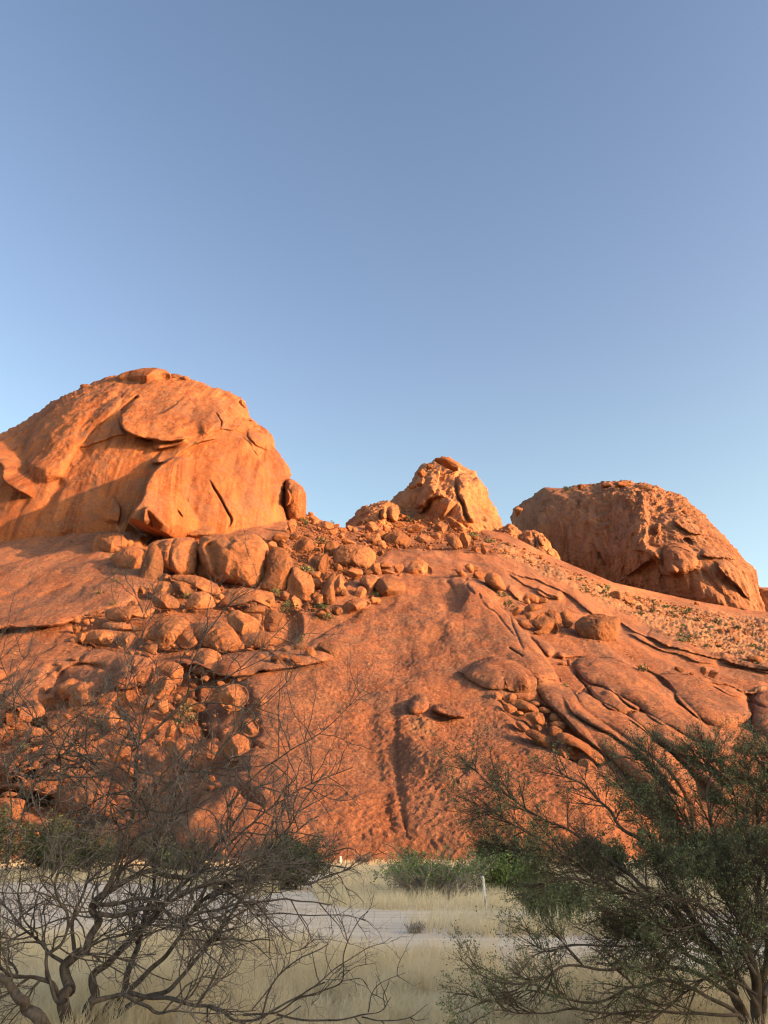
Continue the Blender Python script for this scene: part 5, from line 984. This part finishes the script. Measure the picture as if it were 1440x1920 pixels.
# ---------------------------------------------------------------- grass
def grass(name, pts, hgt, wid, seed, label, lean=.35, tuft=None):
    r_ = np.random.default_rng(seed); n = len(pts); Z_ = ground_z(pts[:, 1]); B = np.stack([pts[:, 0], pts[:, 1], Z_ - .01], -1)
    h = hgt * r_.uniform(.55, 1.25, n) * (.55 + .7 * np.clip(.5 + fbm(B * np.array([.8, .8, 0]) + 3, 3, 15), 0, 1)) * (.30 + .70 * sstep(8.4, 10.6, pts[:, 1])); th = r_.uniform(0, 2 * np.pi, n); ln = lean * r_.uniform(.2, 1.6, n)
    d = np.stack([np.cos(th), np.sin(th), 0 * th], -1); wnd = np.array([.10, .02, 0])
    side = np.stack([np.cos(th * 3 + 1), np.sin(th * 3 + 1) * .3, 0 * th], -1); side /= np.linalg.norm(side, axis=1, keepdims=True)
    w_ = (wid * r_.uniform(.6, 1.5, n))[:, None]; up = np.array([0, 0, 1.])
    m1 = B + up * (h * .55)[:, None] + (d * ln[:, None] * .35 + wnd * .5) * h[:, None]
    tp = B + up * (h * (1 - .12 * ln))[:, None] + (d * ln[:, None] + wnd) * h[:, None]
    V = np.stack([B - side * w_ * .6, B + side * w_ * .6, m1 + side * w_ * .75, m1 - side * w_ * .75, tp + side * w_ * .25, tp - side * w_ * .25], 1).reshape(-1, 3)
    k = np.arange(n)[:, None] * 6; Q = np.concatenate([k + [0, 1, 2, 3], k + [3, 2, 4, 5]])
    patch = np.clip(.5 + fbm(B * np.array([.35, .35, 0]), 3, 5) * 1.1, 0, 1); rn = np.clip(r_.random(n) * .6 + patch * .5, 0, 1)
    return link(name, mesh_np(name, V, Q, smooth=False, attrs={'tip': np.tile([0, 0, .65, .65, 1, 1], n), 'rnd': np.repeat(rn, 6)}), M_grass, kind='stuff', label=label)
def sample(n, y0, y1, seed, half=None):
    r_ = np.random.default_rng(seed); y = y0 * (y1 / y0) ** r_.random(n) if y0 > 0 else r_.uniform(y0, y1, n)
    hw = (half or .80) * y + 3; x = r_.uniform(-1, 1, n) * hw
    # clump the blades into tussocks
    cx_, cy_ = np.round(x / .34) * .34, np.round(y / .34) * .34; j = _hash(np.round(x / .34).astype(np.int64) & 0xffffffff, np.round(y / .34).astype(np.int64) & 0xffffffff, np.zeros(n, np.int64), 3) / 4294967296.
    x = cx_ + (x - cx_) * .88 + (j - .5) * .3; y = cy_ + (y - cy_) * .88 + ((j * 7) % 1 - .5) * .3
    dens = fbm(np.stack([x * .5, y * .5, 0 * x], -1), 2, 9); keep = (r_.random(n) < 1.05 + dens) 
    return np.stack([x, y], -1)[keep]
def off_road(p): return (np.random.default_rng(8).random(len(p)) < .012) | ~(inside(p[:, 0], p[:, 1], P_ROAD) | inside(p[:, 0], p[:, 1], P_SIDE))
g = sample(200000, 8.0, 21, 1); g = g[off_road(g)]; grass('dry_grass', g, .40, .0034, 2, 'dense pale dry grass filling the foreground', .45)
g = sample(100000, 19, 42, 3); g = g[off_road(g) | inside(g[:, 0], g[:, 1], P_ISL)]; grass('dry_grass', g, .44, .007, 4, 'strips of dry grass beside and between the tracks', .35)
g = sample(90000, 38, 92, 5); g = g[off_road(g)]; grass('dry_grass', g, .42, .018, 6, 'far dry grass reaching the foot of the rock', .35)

# ---------------------------------------------------------------- posts
def post(px, pyb, pyt, wpx, label, m, cap=True, name='post'):
    x, y, z = ground_pt(px, pyb); k = mpp(px, pyb, y); h = (pyb - pyt) * k * 1.0; w_ = wpx * k
    root = link(name, None, loc=(x, y, z), label=label, cat='post')
    P = np.array([[0, 0, -.1], [-.004, 0, h * .3], [-.012, 0, h * .65], [-.03, 0, h * .93]]); link('shaft', tubes('shaft', [(P, [w_ * .5, w_ * .5, w_ * .52, w_ * .52])], 8), m, parent=root)
    if cap:
        Q_ = np.array([[-.03, 0, h * .925], [-.045, 0, h * .95], [-.04, 0, h * .985], [-.02, 0, h]]); link('post_top', tubes('post_top', [(Q_, [w_ * .55, w_ * .75, w_ * .7, w_ * .12])], 8), m, parent=root)
    return root
m, nt, b = nodes_of('worn_white_paint'); nt.links.new(ramp(nt, noise(nt, mapping(nt, (1, 1, .3), coord='obj'), 9, 6, .7, .6), [(.40, (.30, .25, .20)), (.52, (.72, .70, .66)), (.8, (.80, .78, .74))]), b.inputs['Base Color']); M_white = m
post(912, 1729, 1651, 4.2, 'thin weathered white post standing in the grass strip between the tracks', M_white)
post(638, 1621, 1606, 5, 'small distant white post near the golden rock', M_white, False)
post(628, 1664, 1646, 2.4, 'short dark stake in the grass beside the bend of the side track', M_bark2, False, name='stake')

# ---------------------------------------------------------------- bushes and trees of the middle distance
def mid_bush(px, pyb, w_, h_, label, ml, mt, nl, leaf, nstem=30, name='bush', cat='bush', flatness=1.0, crown_from=.15, top_only=False, D=None):
    x, y, z = ground_pt(px, pyb) if D is None else (float(at(px, pyb, D)[0]), D, float(ground_z(D))); k = mpp(px, pyb, y); W_, H_ = w_ * k, h_ * k
    root = link(name, None, loc=(x, y, z), label=label, cat=cat)
    out = [[], [], []]; cfg = dict(seg=[H_ * .12, H_ * .1, H_ * .08], up=[.02, .03, .03], wander=[.12, .16, .2], kids=[7, 5, 0], len=[H_ * .9, H_ * .38, H_ * .2], rad=[.03, .012, .006], taper=.4, ang=(20, 60), rise=.4, floor=-.02)
    for i in range(nstem):
        a = R.uniform(0, 6.283); e = R.uniform(.05, 1.0); L = math.hypot(W_ * .5 * math.cos(a) * e, H_ * .8); 
        d = Vector((W_ * .52 * math.cos(a) * e, W_ * .4 * math.sin(a) * e, H_ * R.uniform(.5, .95))); L = d.length * .92; d.normalize(); grow((R.gauss(0, W_ * .06), R.gauss(0, W_ * .05), 0), tuple(d), L, .012 * H_ + .008, 0, out, cfg)
    link('branches', tubes('branches', out[0] + out[1] + out[2]), mt, parent=root, kind='stuff')
    ends = np.array([p[-1] for l in (out[1], out[2]) for p, _ in l] + [p[len(p) // 2] for p, _ in out[2]]); r_ = np.random.default_rng(abs(int(px)))
    if top_only: ends = ends[(ends[:, 2] > H_ * .60 + .16 * H_ * r_.normal(size=len(ends))) | (r_.random(len(ends)) < .03) | (ends[:, 0] < -W_ * .36)]
    leaf *= .72; nl = int(nl * 1.5); P = ends[r_.integers(0, len(ends), nl)] + r_.normal(size=(nl, 3)) * H_ * .05; P[:, 2] = np.abs(P[:, 2])
    link('foliage', leaf_mesh('foliage', P, leaf * r_.uniform(.6, 1.5, nl), abs(int(px)) + 3), ml, parent=root, kind='stuff')
    return root
mid_bush(815, 1684, 300, 62, 'wide bush of tangled grey twigs with fresh green leaves on top, right of centre', M_leaf_g, M_twig_g, 3600, .07, 130, top_only=True)
mid_bush(945, 1680, 200, 64, 'green leafy bush behind the white post', M_leaf_g, M_twig2, 5200, .075, 34)
mid_bush(682, 1623, 46, 20, 'small dark leafless rounded bush at the foot of the granite', M_twig_g, M_twig2, 500, .05, 60)
mid_bush(772, 1626, 52, 28, 'dusty low bush at the rock foot behind the tangled bush', M_leaf_b, M_twig2, 1600, .12, 26)
mid_bush(940, 1640, 150, 62, 'dark flat-topped acacia behind the green bushes', M_leaf_d, M_bark2, 9000, .13, 40, name='acacia_tree', cat='tree', D=48)
mid_bush(1120, 1650, 150, 70, 'dark bushy tree half hidden behind the right-hand acacia', M_leaf_d, M_bark2, 7000, .13, 36, name='acacia_tree', cat='tree', D=50)
mid_bush(540, 1668, 150, 84, 'dark rounded bush left of the golden rock, behind the bare tree', M_leaf_d, M_bark2, 12000, .10, 60)
mid_bush(115, 1640, 250, 84, 'broad dark acacia behind the left part of the bare tree', M_leaf_d, M_bark2, 14000, .13, 60, name='acacia_tree', cat='tree')
mid_bush(330, 1640, 200, 48, 'low grey-green bush between the two dark ones behind the bare tree', M_leaf, M_twig2, 7000, .11, 40)
mid_bush(-90, 1650, 200, 120, 'dark acacia cut by the left edge behind the bare tree', M_leaf_d, M_bark2, 9000, .13, 40, name='acacia_tree', cat='tree')
mid_bush(1330, 1660, 260, 90, 'dark acacia far behind the right-hand foreground tree', M_leaf_d, M_bark2, 12000, .13, 50, name='acacia_tree', cat='tree')
mid_bush(1050, 1742, 160, 78, 'feathery blue-green acacia just behind the edge of the right-hand foreground tree', M_leaf, M_twig2, 15000, .045, 60, name='acacia_shrub')
mid_bush(778, 1750, 58, 18, 'small grey wiry shrub at the tip of the grass island', M_twig_g, M_twig_g, 260, .03, 40)
mid_bush(900, 1688, 70, 22, 'pale grey wiry shrub in the grass by the green bush', M_leaf_b, M_twig_g, 500, .05, 40)

# ---------------------------------------------------------------- the bare thorn tree on the left
def limbs(specs, zk, root, Ybase, tree, out, cfg, m, seedk):
    allp = []
    for pts, ra, rb, y0, y1, kids in specs:
        Pz = np.array(Z(zk, pts)); C = catmull(Pz, 6); n = len(C); t = np.linspace(0, 1, n)
        Y = Ybase + y0 + (y1 - y0) * t + .10 * perlin(np.stack([t * 5, t * 0 + seedk + len(allp) * 3.3, t], -1), 4) * 2
        W = at(C[:, 0], C[:, 1], Y); W[:, 2] = np.maximum(W[:, 2], -.05); s = ZT[zk][2]; k = mpp(300, 1700, Ybase) / s
        rr = (ra + (rb - ra) * t ** .8) * k * (1 + .03 * np.sin(t * 23 + len(allp))) * .98
        W = W + np.stack([perlin(W * 3.1, 5), perlin(W * 3.1, 6), perlin(W * 3.1, 7)], -1) * min(.10, rr.max() * 1.5)
        allp.append((W, rr)); link('limb' if ra < 20 else 'trunk', tubes('limb', bark_wobble([(W - root, rr)], .035, 3)), m, parent=tree)
        dirs = np.gradient(W, axis=0); dirs /= np.linalg.norm(dirs, axis=1, keepdims=True) + 1e-9
        for _ in range(kids):
            tt = R.uniform(cfg.get('from', .25), 1.0) ** .8; i = min(n - 1, int(tt * (n - 1)))
            spawn(tuple(W[i] - root), tuple(dirs[i]), float(rr[i]) + .003, 1.0, tt * .6, 0, out, cfg)
    return allp
bx_, by_, bz_ = ground_pt(140, 1930); root = np.array([bx_, by_, bz_])
bt = link('thorn_tree', None, loc=root, label='leafless thorn tree with dense tangled grey twigs in the left foreground', cat='tree')
out = [[], [], [], []]
cfg = dict(seg=[.09, .06, .05, .04], up=[.012, .010, .006, .0], wander=[.20, .24, .26, .28], kids=[5.3, 3.8, 1.5, 0], len=[.80, .42, .22, .10], rad=[.0125, .0078, .0052, .0038], taper=.42, ang=(26, 78), rise=.35, flat=.8)
K = [([(335, 1150), (325, 1040), (320, 960), (345, 925), (300, 850), (320, 770), (360, 722), (420, 708), (460, 640), (482, 580), (456, 530), (500, 468), (560, 430), (640, 402), (740, 352), (850, 370), (930, 345), (1005, 285)], 31, 9, 0, .2, 26),
 ([(500, 468), (545, 370), (590, 230), (612, 150), (642, 60), (650, -60), (665, -200), (650, -300), (600, -420), (560, -560)], 14, 3, 0, .3, 22),
 ([(485, 500), (600, 492), (720, 480), (800, 500), (900, 440), (1000, 400), (1120, 330), (1300, 250), (1500, 90)], 11, 3, .1, -.5, 22),
 ([(480, 540), (600, 545), (700, 530), (780, 530), (860, 575), (1000, 530), (1100, 520), (1250, 480), (1440, 470), (1600, 500)], 13, 3, 0, -.4, 18),
 ([(380, 1150), (420, 990), (462, 940), (442, 860), (500, 780), (600, 680), (700, 590), (800, 500), (900, 385), (1000, 300), (1100, 150), (1200, 0), (1400, -160)], 26, 4, .3, .9, 30),
 ([(480, 1150), (555, 1000), (612, 900), (655, 740), (680, 640), (720, 500), (740, 340), (760, 200), (820, 60), (880, -120), (960, -300)], 22, 4, .6, 1.2, 30),
 ([(330, 1100), (300, 1000), (255, 905), (170, 870), (70, 850), (0, 800), (-100, 760), (-240, 640)], 14, 5, 0, -.3, 14),
 ([(215, 1120), (130, 1000), (60, 930), (0, 860), (-90, 780), (-200, 600), (-240, 400)], 29, 8, -.5, -.9, 14),
 ([(440, 970), (520, 955), (600, 960), (700, 990), (760, 1020), (850, 1010), (880, 960), (922, 885)], 13, 3, -.3, -.8, 6),
 ([(620, 930), (760, 955), (870, 970), (960, 1000), (1080, 1020), (1160, 1060), (1260, 1050), (1440, 950), (1560, 880)], 12, 3, -.2, -.9, 12),
 ([(560, 1060), (700, 950), (790, 930), (870, 850), (960, 760), (1040, 640), (1120, 530), (1200, 400), (1300, 250), (1420, 90), (1560, -120)], 14, 3, .3, 0, 26),
 ([(420, 1100), (640, 900), (760, 780), (850, 680), (940, 520), (1060, 430), (1180, 400), (1300, 340), (1440, 300), (1640, 260)], 15, 3, .4, .4, 26),
 ([(320, 960), (280, 980), (240, 880), (228, 760), (290, 690), (330, 570), (290, 480), (280, 400), (298, 270), (240, 160), (160, 0), (150, -120)], 10, 3, -.2, -.4, 20),
 ([(310, 800), (200, 700), (60, 560), (-60, 420)], 10, 3, .1, .6, 16), ([(360, 720), (350, 600), (400, 440), (430, 300), (380, 140), (420, -20), (330, -160)], 10, 3, .2, .9, 22),
 ([(590, 230), (680, 170), (780, 130), (850, 60), (960, -60), (1060, -240), (1200, -380)], 9, 2.6, .1, .3, 20), ([(650, 0), (560, -90), (480, -150), (400, -260), (300, -330)], 8, 2.4, 0, .3, 16),
 ([(700, 590), (860, 470), (1060, 400), (1280, 380), (1500, 400), (1680, 330)], 10, 2.6, .6, .9, 20), ([(1005, 285), (1120, 200), (1280, 60), (1460, -60), (1700, -160)], 8, 2.4, .2, .5, 18), ([(740, 352), (760, 200), (700, 60), (720, -80)], 7, 2.4, .2, .1, 14)]
limbs(K, 'k', root, 9.3, bt, out, cfg, M_bark, 1)
NZ = [([(240, 850), (260, 640), (290, 360), (160, 160), (20, -60), (-20, -200)], 7, 2, .2, .3, 12), ([(290, 360), (380, 390), (420, 430), (520, 560), (620, 680)], 6, 3, .1, .2, 8), ([(290, 360), (410, 295)], 4, 2, .1, .1, 2), ([(0, 860), (80, 700), (150, 520), (230, 430), (285, 360)], 7, 5, .1, .1, 8),
 ([(30, 900), (60, 640), (30, 420), (80, 200), (60, -20), (150, -160)], 6, 1.8, -.3, -.2, 12), ([(500, 640), (570, 340), (655, 180), (600, 40), (640, -120), (700, -280), (640, -460), (620, -640)], 6, 1.5, .3, .5, 12),
 ([(635, 330), (720, 260), (800, 180), (870, 110), (912, 30), (920, -60), (985, -220), (1085, -360), (1190, -440), (1240, -480)], 7, 1.8, .3, .2, 8), ([(670, 300), (800, 185), (930, 40), (1085, -22), (1180, -90), (1300, -200), (1430, -330), (1600, -480)], 6, 1.6, .3, .2, 8),
 ([(640, 520), (655, 380), (680, 200), (720, 60), (860, -90), (840, -240)], 6, 1.6, .4, .6, 12), ([(840, 420), (850, 260), (900, 120), (1080, 100), (1240, 120), (1380, 0), (1420, -90)], 5, 1.6, .5, .8, 12), ([(1100, 600), (1240, 440), (1400, 330), (1600, 200), (1760, 20)], 6, 1.6, .3, .6, 14),
 ([(100, 640), (200, 560), (330, 640), (420, 760)], 5, 2.5, .3, .4, 8)]
limbs(NZ, 'n', root, 9.3, bt, out, cfg, M_bark, 2)
LZ = [([(-60, 880), (100, 872), (200, 805), (300, 775), (410, 720), (425, 600), (455, 500), (500, 420), (540, 385)], 5, 1.5, -.6, -.9, 3), ([(100, 880), (260, 905), (400, 908), (510, 880), (600, 868), (650, 800)], 6, 1.6, -.6, -.8, 3), ([(540, 868), (562, 780), (610, 725), (720, 682)], 3.4, 1.2, -.8, -.8, 3), ([(510, 890), (620, 912), (740, 890), (830, 832)], 3.6, 1.2, -.8, -.9, 3),
 ([(-20, 860), (60, 760), (130, 660), (150, 592), (210, 568), (300, 540)], 3.6, 1.2, -.6, -.7, 3), ([(410, 720), (500, 705), (540, 740)], 2.4, 1, -.8, -.8, 1), ([(412, 700), (480, 650), (580, 632)], 2.4, 1, -.8, -.9, 2), ([(150, 592), (110, 480), (60, 440)], 2.4, 1, -.7, -.7, 2), ([(425, 640), (370, 680), (335, 600), (350, 520), (378, 475)], 2.6, 1, -.8, -.8, 2), ([(0, 400), (130, 395), (300, 400), (420, 400), (530, 425)], 4.5, 1.6, -.2, -.4, 4), ([(240, 250), (420, 190), (560, 110), (620, 20)], 3.5, 1.2, 0, 0, 6)]
cfg_thin = dict(cfg); cfg_thin.update(kids=[3, 7, 0, 0], seg=[.07, .05, .02, .02], len=[.36, .17, .035, .02], rad=[.006, .0045, .0036, .003])
out_t = [[], [], [], []]
limbs(LZ, 'l', root, 9.3, bt, out_t, cfg_thin, M_bark, 3)
for k in range(4): link('twigs', tubes('twigs', out[k] + out_t[k]), M_bark if k == 0 else M_twig, parent=bt, kind='stuff')
print('left tree polylines', [len(o) for o in out])

# ---------------------------------------------------------------- the green acacia on the right
bx_, by_, bz_ = ground_pt(1410, 1945); root2 = np.array([bx_, by_, bz_])
at2 = link('acacia_tree', None, loc=root2, label='bushy green acacia with fine leaves spreading low across the right foreground', cat='tree')
out = [[], [], [], []]
cfg2 = dict(seg=[.09, .07, .05, .05], up=[.006, .004, .004, .0], wander=[.11, .15, .18, .2], kids=[6.2, 4.4, 1.6, 0], len=[.43, .26, .15, .08], rad=[.009, .0055, .0040, .0032], taper=.4, ang=(15, 55), rise=.15, flat=1.0)
cfg2['from'] = .10
MZ = [([(1345, 1420), (1330, 1337), (1280, 1190), (1200, 1010), (1120, 900), (1040, 780), (960, 640), (860, 520), (740, 380), (640, 280), (520, 160), (420, 100)], 30, 3, .2, .4, 44),
 ([(1400, 1440), (1395, 1300), (1390, 1100), (1330, 940), (1290, 800), (1230, 620), (1180, 440), (1160, 260), (1130, 60)], 32, 3, 0, .3, 44),
 ([(1420, 1440), (1420, 1250), (1440, 1050), (1420, 850), (1400, 600), (1390, 350), (1350, 60)], 28, 3, .3, .6, 40),
 ([(1280, 1190), (1160, 1060), (1000, 960), (880, 800), (700, 700), (560, 600), (420, 490), (240, 400), (120, 320), (20, 250)], 14, 2.4, .1, -.4, 40),
 ([(1200, 1010), (1000, 820), (800, 640), (640, 520), (480, 400), (330, 330), (180, 230), (60, 150), (20, 85)], 13, 2.2, 0, .5, 34),
 ([(1120, 900), (940, 760), (780, 700), (600, 600), (430, 560), (260, 520), (140, 470)], 11, 2.2, .1, .2, 34),
 ([(1300, 1240), (1200, 1160), (1060, 1080), (900, 1065), (700, 1075), (480, 1060), (380, 1100), (250, 1150), (100, 1120), (20, 1095)], 12, 2, -.3, -.9, 22),
 ([(1320, 1320), (1150, 1200), (980, 1130), (800, 1160), (640, 1240), (440, 1220), (280, 1180), (80, 1230), (20, 1190)], 11, 2, -.4, -.9, 22),
 ([(1200, 1010), (1100, 980), (900, 960), (700, 965), (500, 955), (380, 985), (300, 930), (270, 870)], 8, 2, -.1, -.4, 18),
 ([(1300, 1300), (1100, 1290), (900, 1270), (700, 1290), (500, 1270), (300, 1290), (140, 1260), (60, 1300)], 9, 2, -.5, -1.0, 18),
 ([(1230, 620), (1120, 460), (1000, 300), (900, 140), (820, 50)], 9, 2.2, .4, .8, 30), ([(1290, 800), (1160, 640), (1060, 460), (940, 360), (800, 260), (700, 150)], 10, 2.2, .2, .6, 34),
 ([(1400, 600), (1300, 420), (1280, 240), (1200, 120), (1000, 40)], 9, 2.2, .4, .6, 26), ([(1420, 850), (1500, 600), (1480, 360), (1430, 120), (1440, 20)], 12, 2.4, .2, .4, 30), ([(1440, 1050), (1560, 820), (1650, 560), (1600, 300)], 16, 3, .2, .5, 26),
 ([(1425, 1200), (1480, 1000), (1420, 820), (1440, 640), (1400, 480)], 13, 2.4, -.2, -.3, 36), ([(1395, 1250), (1300, 1080), (1330, 900), (1250, 760), (1260, 600), (1200, 480)], 12, 2.2, -.2, -.2, 36), ([(1300, 1200), (1180, 1020), (1060, 900), (980, 740), (900, 560), (860, 380)], 11, 2.2, 0, .2, 36),
 ([(1260, 1000), (1100, 930), (960, 900), (860, 940), (760, 920)], 6, 2, -.1, -.2, 34), ([(1150, 950), (1000, 880), (880, 860), (780, 880), (700, 900)], 5, 2, 0, 0, 34), ([(1440, 900), (1340, 760), (1320, 600), (1340, 420), (1300, 260)], 9, 2.2, .1, .3, 30),
 ([(1390, 1100), (1260, 900), (1060, 740), (860, 720), (660, 690), (480, 640), (330, 650)], 10, 2.2, -.2, -.6, 32), ([(1330, 940), (1140, 860), (960, 880), (800, 830), (640, 780)], 8, 2, -.3, -.6, 24), ([(1380, 1200), (1200, 1100), (1040, 1180), (900, 1300), (780, 1360)], 8, 2, -.4, -.7, 18)]
limbs(MZ, 'm', root2, 9.2, at2, out, cfg2, M_bark2, 5)
for k in range(4): link('twigs', tubes('twigs', out[k]), M_bark2 if k == 0 else M_twig2, parent=at2, kind='stuff')
print('right tree polylines', [len(o) for o in out])
Lp = []
for lv, prob in ((1, .16), (2, .42), (3, .62)):
    for pts, _ in out[lv]:
        for i in range(1, len(pts)):
            if R.random() < prob:
                a, b_ = pts[i - 1], pts[i]
                for _ in range(1):
                    t = R.random(); Lp.append((a[0] + (b_[0] - a[0]) * t + R.gauss(0, .012), a[1] + (b_[1] - a[1]) * t + R.gauss(0, .012), a[2] + (b_[2] - a[2]) * t + R.gauss(0, .012) + .006))
Lp = np.array(Lp); rl = np.random.default_rng(3)
keep = rl.random(len(Lp)) < np.clip(.55 + fbm(Lp * 1.3, 2, 6) * 1.6, .08, 1); Lp = Lp[keep]
print('leaf clusters', len(Lp))
# each leaf cluster is a little spray of three leaflets
Lp = np.repeat(Lp, 4, 0) + rl.normal(size=(len(Lp) * 4, 3)) * .012
link('foliage', leaf_mesh('foliage', Lp, .0115 * rl.uniform(.6, 1.4, len(Lp)), 9, elong=1.7), M_leaf, parent=at2, kind='stuff')
